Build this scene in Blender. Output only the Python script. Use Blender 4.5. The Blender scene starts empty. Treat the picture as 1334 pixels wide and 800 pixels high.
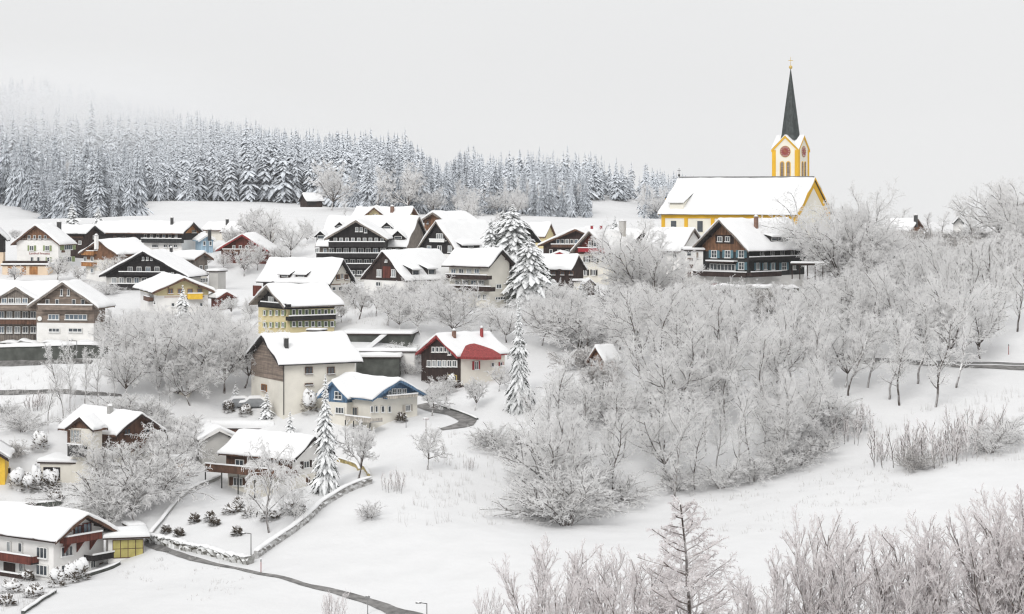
import bpy, math, random
import numpy as np
from math import sin, cos, tan, atan, atan2, radians, pi, sqrt
random.seed(7); RS = np.random.RandomState(11)
F = 2850.0; CX = 667.0; CY = 250.0; CZ = 60.0
scene = bpy.context.scene
DENOISE = True
COL = scene.collection
V = lambda *a: np.array(a, float)

def pix(px, py, D):
    return V((px-CX)/F*D, D, CZ+(CY-py)/F*D)
def zpix(py, D): return CZ+(CY-py)/F*D
def toPix(p):
    return CX+F*p[0]/p[1], CY-F*(p[2]-CZ)/p[1]

# ------------------------------------------------------------------ materials
MATS = {}
def nodes_of(name):
    m = bpy.data.materials.new(name); m.use_nodes = True
    nt = m.node_tree; b = nt.nodes['Principled BSDF']
    return m, nt, b
def N(nt, t, **kw):
    n = nt.nodes.new(t)
    for k, v in kw.items():
        if k in n.inputs: n.inputs[k].default_value = v
        else: setattr(n, k, v)
    return n
def ramp(nt, fac, stops):
    r = nt.nodes.new('ShaderNodeValToRGB')
    while len(r.color_ramp.elements) < len(stops): r.color_ramp.elements.new(0.5)
    for e, (p, c) in zip(r.color_ramp.elements, stops):
        e.position = p; e.color = (*c, 1)
    nt.links.new(fac, r.inputs[0]); return r
def simple(name, c, rough=.75, var=.18, scale=1.3, stripes=0, bump=.0, spec=.3, vert=True):
    """colour with weathering noise; stripes = boards per metre"""
    if name in MATS: return MATS[name]
    m, nt, b = nodes_of(name)
    tc = N(nt, 'ShaderNodeTexCoord')
    nz = N(nt, 'ShaderNodeTexNoise'); nz.inputs['Scale'].default_value = scale; nz.inputs['Detail'].default_value = 6
    nt.links.new(tc.outputs['Object'], nz.inputs['Vector'])
    lo = tuple(max(0, x*(1-var)) for x in c); hi = tuple(min(1, x*(1+var)) for x in c)
    r = ramp(nt, nz.outputs[0], [(.3, lo), (.7, hi)])
    col = r.outputs[0]
    if stripes:
        mp = N(nt, 'ShaderNodeMapping'); mp.inputs['Scale'].default_value = (1, 1, .04) if vert else (.04, .04, 1)
        nt.links.new(tc.outputs['Object'], mp.inputs[0])
        n2 = N(nt, 'ShaderNodeTexNoise'); n2.inputs['Scale'].default_value = stripes*2; n2.inputs['Detail'].default_value = 2
        nt.links.new(mp.outputs[0], n2.inputs['Vector'])
        mx = N(nt, 'ShaderNodeMix'); mx.data_type = 'RGBA'; mx.blend_type = 'MULTIPLY'; mx.inputs[0].default_value = .75
        r2 = ramp(nt, n2.outputs[0], [(.35, (.5, .5, .5)), (.65, (1.25, 1.22, 1.18))])
        nt.links.new(col, mx.inputs[6]); nt.links.new(r2.outputs[0], mx.inputs[7]); col = mx.outputs[2]
    nt.links.new(col, b.inputs['Base Color'])
    b.inputs['Roughness'].default_value = rough
    b.inputs['Specular IOR Level'].default_value = spec
    if bump:
        bp = N(nt, 'ShaderNodeBump'); bp.inputs['Strength'].default_value = bump; bp.inputs['Distance'].default_value = .05
        n3 = N(nt, 'ShaderNodeTexNoise'); n3.inputs['Scale'].default_value = 6; n3.inputs['Detail'].default_value = 5
        nt.links.new(tc.outputs['Object'], n3.inputs['Vector'])
        nt.links.new(n3.outputs[0], bp.inputs['Height']); nt.links.new(bp.outputs[0], b.inputs['Normal'])
    MATS[name] = m; return m

def snow_mat(name, tint=(.88, .885, .89), ground=False):
    m, nt, b = nodes_of(name)
    tc = N(nt, 'ShaderNodeTexCoord')
    nz = N(nt, 'ShaderNodeTexNoise'); nz.inputs['Scale'].default_value = .22 if ground else .6; nz.inputs['Detail'].default_value = 7
    nz.inputs['Roughness'].default_value = .55
    nt.links.new(tc.outputs['Object'], nz.inputs['Vector'])
    lo = tuple(x*.955 for x in tint)
    r = ramp(nt, nz.outputs[0], [(.35, lo), (.62, tint)])
    nt.links.new(r.outputs[0], b.inputs['Base Color'])
    b.inputs['Roughness'].default_value = .85; b.inputs['Specular IOR Level'].default_value = .15
    bp = N(nt, 'ShaderNodeBump'); bp.inputs['Strength'].default_value = .35 if ground else .2; bp.inputs['Distance'].default_value = .35 if ground else .1
    n3 = N(nt, 'ShaderNodeTexNoise'); n3.inputs['Scale'].default_value = .55 if ground else 1.6; n3.inputs['Detail'].default_value = 8
    nt.links.new(tc.outputs['Object'], n3.inputs['Vector'])
    nt.links.new(n3.outputs[0], bp.inputs['Height']); nt.links.new(bp.outputs[0], b.inputs['Normal'])
    MATS[name] = m; return m

def frost_mat(name, bark, snow, bias, slope=1.2, nscale=3.0, namt=.5, rnd=.25, nsc2=.12, trans=0.):
    """snow or rime lies on faces that look up, bark or needles show on the others"""
    m, nt, b = nodes_of(name)
    g = N(nt, 'ShaderNodeNewGeometry'); sp = N(nt, 'ShaderNodeSeparateXYZ')
    nt.links.new(g.outputs['True Normal'], sp.inputs[0])
    # True Normal flips with the viewing side on open sheets; use its signed z
    nz = N(nt, 'ShaderNodeTexNoise'); nz.inputs['Scale'].default_value = nscale; nz.inputs['Detail'].default_value = 3
    tc = N(nt, 'ShaderNodeTexCoord'); nt.links.new(tc.outputs['Object'], nz.inputs['Vector'])
    n2 = N(nt, 'ShaderNodeTexNoise'); n2.inputs['Scale'].default_value = nsc2*3; n2.inputs['Detail'].default_value = 2
    nt.links.new(g.outputs['Position'], n2.inputs['Vector'])
    oi = N(nt, 'ShaderNodeObjectInfo')
    def math_(op, a, bb, clamp=False):
        x = N(nt, 'ShaderNodeMath'); x.operation = op; x.use_clamp = clamp
        for i, q in enumerate((a, bb)):
            if isinstance(q, (int, float)): x.inputs[i].default_value = q
            else: nt.links.new(q, x.inputs[i])
        return x.outputs[0]
    f = math_('MULTIPLY', sp.outputs[2], slope)
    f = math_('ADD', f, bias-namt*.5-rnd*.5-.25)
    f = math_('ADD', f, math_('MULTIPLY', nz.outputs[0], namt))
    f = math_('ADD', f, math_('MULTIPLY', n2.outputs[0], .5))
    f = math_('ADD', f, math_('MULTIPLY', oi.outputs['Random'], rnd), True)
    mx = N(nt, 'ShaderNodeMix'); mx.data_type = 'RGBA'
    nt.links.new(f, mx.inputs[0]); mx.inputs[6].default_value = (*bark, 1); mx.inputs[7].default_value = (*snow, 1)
    nt.links.new(mx.outputs[2], b.inputs['Base Color'])
    b.inputs['Roughness'].default_value = .85; b.inputs['Specular IOR Level'].default_value = .1
    if trans:   # rime and thin snow let light through
        tl = N(nt, 'ShaderNodeBsdfTranslucent'); nt.links.new(mx.outputs[2], tl.inputs[0]); ms = N(nt, 'ShaderNodeMixShader'); ms.inputs[0].default_value = trans
        nt.links.new(b.outputs[0], ms.inputs[1]); nt.links.new(tl.outputs[0], ms.inputs[2]); nt.links.new(ms.outputs[0], nt.nodes['Material Output'].inputs[0])
    MATS[name] = m; return m

snow = snow_mat('snow', (.81, .814, .818)); gsnow = snow_mat('ground_snow', (.705, .708, .712), True)
frost_mat('bark', (.07, .055, .048), (.90, .90, .90), .28, 1.35)
frost_mat('twig', (.20, .17, .155), (.985, .982, .98), 1.5, .4, trans=.65)
frost_mat('limb', (.10, .08, .07), (.96, .96, .96), .78, 1.15, trans=.35)
frost_mat('limb_brown', (.16, .12, .11), (.93, .91, .91), .62, .9, trans=.2)
frost_mat('twig_brown', (.30, .24, .23), (.98, .96, .96), 1.38, .45, trans=.6)
frost_mat('twig_thicket', (.17, .13, .11), (.93, .92, .91), .85, .8, trans=.25)
frost_mat('needle', (.035, .048, .032), (.88, .89, .90), .20, 1.3, 2.0, .9)
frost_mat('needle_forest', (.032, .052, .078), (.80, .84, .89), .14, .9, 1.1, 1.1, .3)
frost_mat('hedge', (.09, .085, .07), (.85, .86, .86), .30, 1.2, 3.0, .6)
frost_mat('shrub_brown', (.10, .08, .06), (.85, .85, .86), .66, 1.3, 3.0, .6)
frost_mat('stone', (.22, .21, .20), (.85, .86, .86), .15, 1.2, 2.5, .8)
frost_mat('boulder', (.10, .09, .08), (.85, .86, .86), .40, 1.2, 2.5, .5)
simple('asphalt', (.17, .165, .16), .6, .55, 1.1)
simple('wood_brown', (.115, .062, .042), .8, .3, 1.5, 3)
simple('wood_dark', (.020, .018, .019), .8, .3, 1.5, 3)
simple('wood_deep', (.040, .025, .022), .8, .3, 1.5, 3)
simple('wood_orange', (.36, .17, .065), .8, .3, 1.5, 3)
simple('wood_red', (.13, .035, .025), .75, .25, 1.5, 3)
simple('wood_chestnut', (.20, .105, .06), .8, .3, 1.5, 3)
simple('wood_grey', (.21, .185, .165), .85, .2, 1.5, 3)
simple('wood_taupe', (.24, .195, .165), .85, .2, 1.5, 2, vert=False)
simple('wood_ochre', (.42, .34, .15), .8, .2, 1.5, 3)
simple('wood_pale', (.45, .42, .38), .8, .15, 1.5, 3)
simple('wood_teal', (.030, .033, .034), .8, .3, 1.5, 3)
simple('red_paint', (.30, .02, .03), .5, .2, 2)
simple('red_tile', (.30, .05, .05), .7, .25, 3, 3, bump=.4)
simple('blue_paint', (.09, .17, .28), .6, .15, 1.5, 3)
simple('paleblue', (.34, .48, .60), .7, .12, 1.2, 2)
simple('teal_paint', (.10, .19, .23), .6, .15, 2)
simple('green_paint', (.22, .27, .13), .6, .15, 2)
simple('yellow_paint', (.75, .48, .05), .6, .12, 2)
simple('white_paint', (.78, .78, .76), .5, .06, 2)
simple('plaster_white', (.78, .77, .75), .9, .07, .5)
simple('plaster_cream', (.72, .69, .62), .9, .08, .5)
simple('plaster_grey', (.50, .49, .47), .9, .1, .5)
simple('plaster_yellow', (.64, .55, .32), .9, .08, .5)
simple('plaster_apricot', (.70, .56, .42), .9, .08, .5)
simple('church_white', (.78, .75, .66), .9, .05, .4)
simple('church_yellow', (.72, .42, .03), .85, .08, .5)
simple('slate', (.045, .055, .055), .5, .35, 2.5, 3)
simple('clock_red', (.26, .035, .04), .5, .15, 3)
simple('gold', (.55, .38, .10), .3, .1, 3, spec=.6)
simple('metal', (.20, .20, .20), .4, .15, 2)
simple('metal_dark', (.05, .05, .05), .5, .15, 2)
simple('concrete', (.36, .355, .345), .9, .15, .8, bump=.2)
simple('dark_concrete', (.075, .08, .072), .9, .35, .8, bump=.3)
simple('brick', (.20, .12, .09), .9, .25, 3)
simple('panel_yellow', (.40, .35, .12), .35, .2, 1.2)
simple('car_paint', (.20, .21, .22), .3, .1, 2, spec=.6)
simple('rubber', (.02, .02, .02), .8, .1, 2)
def glass(name, c, rough=.12):
    m = simple(name, c, rough, .35, .9, spec=.7); return m
glass('glass', (.045, .055, .065)); glass('glass_pale', (.28, .30, .31), .25); glass('glass_blue', (.12, .16, .20))
M = MATS

# ------------------------------------------------------------------ objects
def tag(o, label=None, cat=None, group=None, kind=None):
    if label: o['label'] = label
    if cat: o['category'] = cat
    if group: o['group'] = group
    if kind: o['kind'] = kind
    return o
def empty(name, loc=(0, 0, 0)):
    o = bpy.data.objects.new(name, None); COL.objects.link(o); o.location = tuple(float(x) for x in loc)
    o.empty_display_size = .2; return o
def link(name, me, parent=None, loc=None):
    o = bpy.data.objects.new(name, me); COL.objects.link(o)
    if parent is not None: o.parent = parent
    if loc is not None: o.location = tuple(float(x) for x in loc)
    return o
def np_mesh(name, verts, quads, mats, smooth=False, matidx=None):
    """verts (n,3), quads (m,k) arrays"""
    me = bpy.data.meshes.new(name)
    nv, (nf, k) = len(verts), quads.shape
    me.vertices.add(nv); me.vertices.foreach_set('co', np.asarray(verts, np.float32).ravel())
    me.loops.add(nf*k); me.loops.foreach_set('vertex_index', quads.astype(np.int32).ravel())
    me.polygons.add(nf); me.polygons.foreach_set('loop_start', np.arange(0, nf*k, k, dtype=np.int32))
    if smooth: me.polygons.foreach_set('use_smooth', np.ones(nf, bool))
    if matidx is not None: me.polygons.foreach_set('material_index', matidx.astype(np.int32))
    for m in (mats if isinstance(mats, (list, tuple)) else [mats]): me.materials.append(m)
    me.update(calc_edges=True); return me

class MB:
    def __init__(s): s.v = []; s.f = []; s.sm = []
    def poly(s, pts, smooth=False):
        n = len(s.v); s.v += [tuple(p) for p in pts]; s.f.append(tuple(range(n, n+len(pts)))); s.sm.append(smooth)
    def obox(s, O, A, Nn, a0, a1, n0, n1, z0, z1):
        n = len(s.v)
        for z in (z0, z1):
            for (a, b) in ((a0, n0), (a1, n0), (a1, n1), (a0, n1)):
                s.v.append((O[0]+A[0]*a+Nn[0]*b, O[1]+A[1]*a+Nn[1]*b, z))
        for q in ((0, 3, 2, 1), (4, 5, 6, 7), (0, 1, 5, 4), (1, 2, 6, 5), (2, 3, 7, 6), (3, 0, 4, 7)):
            s.f.append(tuple(n+i for i in q)); s.sm.append(False)
    def prism(s, pts, d):
        """pts polygon (3D), extruded by vector d"""
        n = len(s.v); k = len(pts)
        s.v += [tuple(p) for p in pts]+[tuple(p[i]+d[i] for i in range(3)) for p in pts]
        s.f.append(tuple(range(n, n+k))[::-1]); s.f.append(tuple(range(n+k, n+2*k))); s.sm += [False]*2
        for i in range(k):
            j = (i+1) % k; s.f.append((n+i, n+j, n+k+j, n+k+i)); s.sm.append(False)
    def tube(s, p0, p1, r0, r1, k=6, cap=True):
        p0, p1 = V(*p0), V(*p1); d = p1-p0; L = np.linalg.norm(d)
        if L < 1e-6: return
        d /= L; a = np.cross(d, (0, 0, 1.)) if abs(d[2]) < .95 else np.cross(d, (1., 0, 0)); a /= np.linalg.norm(a); b = np.cross(d, a)
        n = len(s.v)
        for p, r in ((p0, r0), (p1, r1)):
            for i in range(k):
                t = 2*pi*i/k; s.v.append(tuple(p+r*(cos(t)*a+sin(t)*b)))
        for i in range(k):
            j = (i+1) % k; s.f.append((n+i, n+j, n+k+j, n+k+i)); s.sm.append(k > 5)
        if cap: s.f.append(tuple(range(n, n+k))); s.f.append(tuple(range(n+k, n+2*k))); s.sm += [False]*2
    def grid(s, G, smooth=True, closed_u=False):
        """G[i][j] -> point"""
        n = len(s.v); a, b = len(G), len(G[0])
        for row in G: s.v += [tuple(p) for p in row]
        for i in range(a-1):
            for j in range(b-1 if not closed_u else b):
                k = (j+1) % b
                s.f.append((n+i*b+j, n+i*b+k, n+(i+1)*b+k, n+(i+1)*b+j)); s.sm.append(smooth)
    def blob(s, c, r, seed=0, n=7, m=10, flat=0., amp=.18):
        rs = np.random.RandomState(seed); ph = rs.rand(6)*6.28
        G = []
        for i in range(n+1):
            th = pi*i/n; row = []
            for j in range(m):
                f = 2*pi*j/m
                q = 1+amp*(sin(3*f+ph[0])*sin(2*th+ph[1])+.6*sin(5*f+ph[2]+3*th))
                z = cos(th); z = max(z, flat) if flat else z
                row.append((c[0]+r[0]*q*sin(th)*cos(f), c[1]+r[1]*q*sin(th)*sin(f), c[2]+r[2]*q*z))
            G.append(row)
        s.grid(G, True, True)
    def build(s, name, mat, parent=None, origin=(0, 0, 0), loc=None, fix=True):
        me = bpy.data.meshes.new(name)
        o0 = origin
        me.from_pydata([(p[0]-o0[0], p[1]-o0[1], p[2]-o0[2]) for p in s.v], [], s.f)
        me.polygons.foreach_set('use_smooth', s.sm)
        me.materials.append(M[mat] if isinstance(mat, str) else mat)
        if fix and len(s.f) < 6000:
            import bmesh
            bm = bmesh.new(); bm.from_mesh(me); bmesh.ops.recalc_face_normals(bm, faces=bm.faces); bm.to_mesh(me); bm.free()
        me.update()
        return link(name, me, parent, loc)

# ------------------------------------------------------------------ terrain
CTRL = []
def cp(px, py, D): CTRL.append(tuple(pix(px, py, D)))
for t in [
 (650,640,265),(700,680,252),(850,655,265),(1000,625,275),(1100,590,285),(1170,540,298),(1220,482,318),(1334,476,318),(1120,470,325),(1334,430,335),(1290,420,340),
 (1334,570,283),(1200,600,270),(1334,640,250),(1000,720,225),(800,760,212),(600,700,236),(600,600,266),(520,640,255),(640,540,292),(560,600,268),(450,700,238),
 (350,780,215),(200,790,212),(100,795,211),(500,800,212),(1334,760,215),(1150,700,232),(0,900,180),(667,900,184),(1334,860,190),(-300,900,180),(1700,860,190),(0,1100,142),(667,1100,142),(1334,1100,142),
 (82,545,286),(200,518,298),(0,520,298),(0,492,306),(0,474,312),(150,640,264),(200,692,250),(60,640,264),(0,650,262),(220,718,240),(330,730,236),(260,660,260),(310,655,266),
 (560,540,296),(600,548,290),(620,500,308),(700,480,315),(480,520,300),(440,610,268),
 (250,284,580),(250,264,760),(420,286,560),(440,300,490),(0,300,520),(40,287,640),(0,270,720),(330,290,520),
 (1200,303,440),(1334,300,440),(1080,303,440),(1150,352,385),(1250,345,388),(1334,360,380),(900,388,350),(1080,392,352),(700,408,352),(800,402,352),
 (800,520,302),(900,545,295),(1000,520,302),(700,560,290),(1100,520,302),
 (185,288,720),(100,293,700),(50,287,690),(200,258,850),(300,258,860),(400,264,850),(470,276,800),(560,290,760),(640,290,760),(740,292,740),(860,282,740),
 (60,165,1200),(-150,130,1250),(-400,130,1250),(230,212,1120),(350,234,1080),(450,242,1060),(540,256,1040),(640,250,1000),(740,246,980),(800,262,960),(860,275,940),(950,282,940),(1100,300,900),(1334,300,900),
 (120,240,900),(0,240,900),(-200,235,900),
 (-200,300,520),(-200,400,400),(-200,520,300),(-200,700,240),(1500,320,440),(1600,450,330),(1600,600,270),(240,540,290),(300,545,286),
 (540,450,322),(460,420,332),(350,395,352),(560,372,372),(30,440,318),(500,395,352),(470,360,400)]: cp(*t)
for p in [(0,0,56),(0,-100,72),(-200,0,56),(200,0,56),(0,45,40),(0,100,21),(-300,100,22),(300,100,22),(-900,250,30),(900,250,30),(-900,900,80),(900,900,45),(-2600,2600,30),(2600,2600,30),(0,2600,25),
          (0,1600,38),(-500,1600,70),(500,1600,35),(-2600,0,40),(2600,0,40),(0,-2600,60),(-2600,-2600,60),(2600,-2600,60),(0,1250,50)]: CTRL.append(p)
_rb = {}
def solve_terrain():
    P = np.array(CTRL, float); X = P[:, :2]; z = P[:, 2]
    c2 = 12.0**2
    d = np.sqrt(((X[:, None]-X[None])**2).sum(-1)+c2)
    n = len(P); A = np.zeros((n+3, n+3)); A[:n, :n] = -d+np.eye(n)*1.2; A[:n, n] = 1; A[:n, n+1:] = X/1000; A[n, :n] = 1; A[n+1:, :n] = X.T/1000
    w = np.linalg.solve(A, np.r_[z, 0, 0, 0]); _rb.update(X=X, w=w, n=n, c2=c2)
def H(x, y):
    x = np.atleast_1d(np.asarray(x, float)); y = np.atleast_1d(np.asarray(y, float)); shp = x.shape
    x = x.ravel(); y = y.ravel(); out = np.empty(len(x)); X, w, n, c2 = _rb['X'], _rb['w'], _rb['n'], _rb['c2']
    for i in range(0, len(x), 20000):
        xx, yy = x[i:i+20000], y[i:i+20000]
        d = np.sqrt((xx[:, None]-X[None, :, 0])**2+(yy[:, None]-X[None, :, 1])**2+c2)
        out[i:i+20000] = -d@w[:n]+w[n]+(xx*w[n+1]+yy*w[n+2])/1000
    # small natural undulation of the snow cover
    out += .16*np.sin(x*.21+.7*np.sin(y*.13))*np.cos(y*.17+.5*np.sin(x*.09))+.06*np.sin(x*.63+y*.41)*np.sin(y*.77-x*.2)
    return out.reshape(shp)
def h1(x, y): return float(H([x], [y])[0])
def ground(px, py, dmin=125, dmax=1500):
    D = np.r_[np.arange(dmin, 500, 1.0), np.arange(500, dmax, 4.0)]
    X = (px-CX)/F*D; Z = CZ+(CY-py)/F*D; g = H(X, D); i = np.where(Z < g)[0]
    i = i[0] if len(i) else len(D)-1
    i = max(i, 1); a = (Z[i-1]-g[i-1]); b = (g[i]-Z[i]); t = a/(a+b) if a+b > 1e-9 else 0
    d = D[i-1]+(D[i]-D[i-1])*min(max(t, 0), 1)
    x = (px-CX)/F*d; return V(x, d, h1(x, d))
# ------------------------------------------------------------------ buildings
class House:
    def __init__(s, name, label, cat, D, apex, lt, rt, bx, by, k=1.2, oe=.8, og=.9, bands=None, roof='wood_dark', barge='wood_dark',
                 root=None, th=None, L=None, hu=None, snowt=.42, rsnow=True, group=None, under=None):
        s.name, s.D, s.bands = name, D, bands or [(0, 99, 'plaster_white')]
        ax, ay = apex; sg = 1 if bx > ax else -1
        th = sg*atan(abs(bx-ax)/(k*(rt[0]-lt[0]))) if th is None else radians(th)
        s.th, s.sg = th, (1 if th > 0 else -1)
        s.R = V(sin(th), cos(th), 0); s.U = V(cos(th), -sin(th), 0)
        A = pix(ax, ay, D); s.A = A
        q = (bx-CX)/F
        s.L = L if L else (q*D-A[0])/(sin(th)-q*cos(th))
        qr = (rt[0]-CX)/F; ql = (lt[0]-CX)/F
        hr = (qr*D-A[0])/(cos(th)+qr*sin(th)); hl = -(ql*D-A[0])/(cos(th)+ql*sin(th))
        s.hu = (hr+hl)/2 if hu is None else hu
        ze = (zpix(lt[1], D+s.hu*sin(th))+zpix(rt[1], D-s.hu*sin(th)))/2
        s.za = A[2]; s.ze = ze; s.t = (s.za-ze)/s.hu
        s.oe, s.og = min(oe, s.hu*.3), min(og, s.L*.15)
        s.hw = s.hu-s.oe
        fw = A+s.R*s.og
        s.zb = zpix(by, fw[1]-abs(s.hw*sin(th)) if False else fw[1])
        if hu is not None: s.ze = zpix(lt[1], D-abs(s.hu*sin(th))); s.t = (s.za-s.ze)/s.hu
        s.snowt = snowt; s.roofm, s.bargem = roof, barge; s.rsnow = rsnow; s.under = under
        s.label, s.cat, s.group = label, cat, group; s.own = root is None; s.root = root
        if s.own:
            for v in (s.og, s.L/2, s.L-s.og):
                for u in (-s.hw, 0, s.hw):
                    p = A+s.R*v+s.U*u; CTRL.append((p[0], p[1], s.zb))
    def P(s, u, v, z): p = s.A+s.U*u+s.R*v; return V(p[0], p[1], z)
    def zs(s, u): return s.za-abs(u)*s.t
    def begin(s):
        if s.own:
            c = s.P(0, s.L/2, s.zb); s.O = c; s.root = empty(s.name, c); tag(s.root, s.label, s.cat, s.group)
        else: s.O = V(*s.root.location)
        s.shell(); return s
    def b(s, mb, name, mat, parent=None): return mb.build(name, mat, parent or s.root, s.O)
    def sub(s, mb, name, mat, parent):   # a child of a part (parts sit at the root's origin)
        return mb.build(name, mat, parent, s.O)
    def shell(s):
        hw, v0, v1 = s.hw, s.og, s.L-s.og
        zt = s.za-.12; ez = s.zs(hw)-.12
        pent = [(-hw, s.zb-4), (hw, s.zb-4), (hw, ez), (0, zt), (-hw, ez)]
        def clip(P, c, keep_above):
            out = []
            for i in range(len(P)):
                a, b = P[i], P[(i+1) % len(P)]
                ia = (a[1] >= c) == keep_above; ib = (b[1] >= c) == keep_above
                if ia: out.append(a)
                if ia != ib:
                    t = (c-a[1])/(b[1]-a[1]); out.append((a[0]+(b[0]-a[0])*t, c))
            return out
        s.prd = {}
        for i, (z0, z1, m) in enumerate(s.bands):
            pr = .05*i
            P = pent
            if i: P = clip(P, s.zb+z0, True)
            if z1 < 90: P = clip(P, s.zb+z1, False)
            if len(P) < 3: continue
            P = [(u*(1+pr/hw), z) for u, z in P]
            mb = MB(); mb.prism([s.P(u, v0-pr, z) for u, z in P], s.R*(v1-v0+2*pr)); s.b(mb, 'wall', m)
        # roof deck
        hu, t = s.hu, .2; mb = MB()
        for q in (-1, 1):
            mb.prism([s.P(q*hu, 0, s.ze), s.P(0, 0, s.za), s.P(0, 0, s.za-t-.05), s.P(q*hu, 0, s.ze-t)], s.R*s.L)
        s.roof = s.b(mb, 'roof', s.roofm)
        e = .07
        for v in (-e-.003, s.L+.003):
            for q in (-1, 1):
                mb = MB(); mb.prism([s.P(q*(hu+.04), v, s.ze+.06), s.P(0, v, s.za+.10), s.P(0, v, s.za-.30), s.P(q*(hu+.04), v, s.ze-.30)], s.R*e)
                s.b(mb, 'bargeboard', s.bargem)
        for q in (-.62, -.0, .62):   # purlins under the gable overhang
            z = s.zs(hw*q)-.42; mb = MB(); mb.obox(s.P(hw*q, .05, 0), s.U, s.R, -.1, .1, 0, v0-.05, z, z+.2)
            s.b(mb, 'purlin', s.under or s.roofm)
        if s.rsnow: s.snow()
    def snow(s):
        hu, T = s.hu, s.snowt; rs = np.random.RandomState(int(abs(s.A[0]*7+s.A[1]*3)) % 9999); ph = rs.rand(8)*6.28
        prof = [(1.008, .0), (1.028, .16), (1.026, .55), (1.0, .86), (.95, 1.0)]
        us = np.linspace(.88, 0, 7)
        half = [(a, b) for a, b in prof]+[(u, 1.0) for u in us[:-1]]+[(.03, .99)]
        full = [(a, b) for a, b in half]+[(-a, b) for a, b in half[::-1]]
        nv = max(6, int(s.L/1.0)); vs = np.linspace(.5, s.L-.5, nv)
        st = [(-.02, .0), (-.12, .2), (-.11, .6), (.05, .9)]+[(v, 1.) for v in vs]+[(s.L-.05, .9), (s.L+.11, .6), (s.L+.12, .2), (s.L+.02, .0)]
        G = []
        for v, sc in st:
            row = []
            for a, b in full:
                u = a*hu
                nz = 1+.20*sin(v*.35+ph[6]+u*.3)+.22*sin(u*.9+ph[0]+sin(v*.5+ph[1]))*sin(v*.8+ph[2])+.10*sin(v*2.1+ph[3]+u*1.3)
                row.append(s.P(u+(.12*sin(v*1.3+ph[4]+sin(v*.6))+.07*sin(v*3.7+ph[7]))*(abs(a) > .97)*(1 if a > 0 else -1), v+.12*sin(u*1.5+ph[5])*(sc < .95), s.za-abs(u)*s.t+max(.004, T*b*sc*nz)))
            G.append(row)
        mb = MB(); mb.grid(G); o = mb.build('snow', snow, s.roof, s.O, fix=False); return o
    # ---- ray against faces
    def plane(s, face):
        if face == 'f': return s.P(0, s.og, 0), -s.R, s.U
        if face == 's': q = s.sg; return s.P(q*s.hw, 0, 0), s.U*q, s.R
        if face == 'b': q = -s.sg; return s.P(q*s.hw, 0, 0), s.U*q, s.R
    def hit(s, face, px, py):
        O, n, A = s.plane(face); d = V((px-CX)/F, 1, (CY-py)/F)
        t = np.dot(O-V(0, 0, 0), n)/np.dot(d, n)   # n horizontal, camera at x=y=0
        p = V(0, 0, CZ)+d*t; return float(np.dot(p-O, A)), float(p[2]), t
    def slope_hit(s, px, py, off=0.):
        q = s.sg; d = V((px-CX)/F, 1, (CY-py)/F); C = V(0, 0, CZ)
        # z = za+off - q*u*t ; u=(p-A).U
        a = C[2]-s.za-off+q*s.t*np.dot(C-s.A, s.U); bb = d[2]+q*s.t*np.dot(d, s.U)
        t = -a/bb; p = C+d*t; return float(np.dot(p-s.A, s.U)), float(np.dot(p-s.A, s.R)), float(p[2])
    def win(s, face, x0, x1, n, y, w, h, frame='white_paint', pane='glass', shutter=None, y1=None, prd=.1, mull=True, cross=False, snow_sill=True, arch=False):
        """n windows whose centres run from pixel x0 to x1 at pixel row y (y1 at the far end); w,h in pixels"""
        O, nn, A = s.plane(face)
        if np.dot(A, (1, 0, 0)) < 0: A = -A; fl = -1
        else: fl = 1
        for i in range(n):
            f = i/(n-1) if n > 1 else 0
            x = x0+(x1-x0)*f; yy = y+((y1 if y1 is not None else y)-y)*f
            a, z, D = s.hit(face, x, yy); a *= fl; sc = F/D
            W = w/sc/max(.25, abs(A[0])); Hh = h/sc
            lim_hi = 99
            if face == 'f':
                uu = a*fl
                z = min(z, s.zs(abs(uu)+W/2)-Hh/2-.25)
            a0, a1, z0, z1 = a-W/2, a+W/2, z-Hh/2, z+Hh/2
            g = .09 if W > .6 else .06; mb = MB()
            for q in ((a0, a0+g, z0, z1), (a1-g, a1, z0, z1), (a0+g, a1-g, z0, z0+g), (a0+g, a1-g, z1-g, z1)):
                mb.obox(O, A, nn, q[0], q[1], prd-.05, prd+.10, q[2], q[3])
            if mull and W > .7:
                k = max(1, int(round(W/.95)))
                for j in range(1, k+1) if k > 1 else (1,):
                    c = a0+W*j/(k+1) if k > 1 else (a0+a1)/2
                    mb.obox(O, A, nn, c-.035, c+.035, prd-.03, prd+.085, z0+g, z1-g)
            if cross: mb.obox(O, A, nn, a0+g, a1-g, prd-.03, prd+.08, z-.025, z+.03)
            mb.obox(O, A, nn, a0-.06, a1+.06, prd-.04, prd+.18, z0-.07, z0-.002)
            wo = s.b(mb, 'window', frame)
            mb = MB(); mb.obox(O, A, nn, a0+g*.5, a1-g*.5, prd-.12, prd+.03, z0+g*.5, z1-g*.5)
            pm = pane if isinstance(pane, str) else pane[(i*7+int(x)) % len(pane)]
            s.sub(mb, 'pane', pm, wo)
            if snow_sill:
                mb = MB(); mb.obox(O, A, nn, a0-.04, a1+.04, prd+.105, prd+.22, z0+.0, z0+.09); s.sub(mb, 'snow', snow, wo)
            if shutter:
                for (b0, b1) in ((a0-W*.46, a0-.02), (a1+.02, a1+W*.46)):
                    mb = MB(); mb.obox(O, A, nn, b0, b1, prd-.06, prd+.06, z0, z1)
                    s.sub(mb, 'shutter', shutter, wo)
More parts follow.
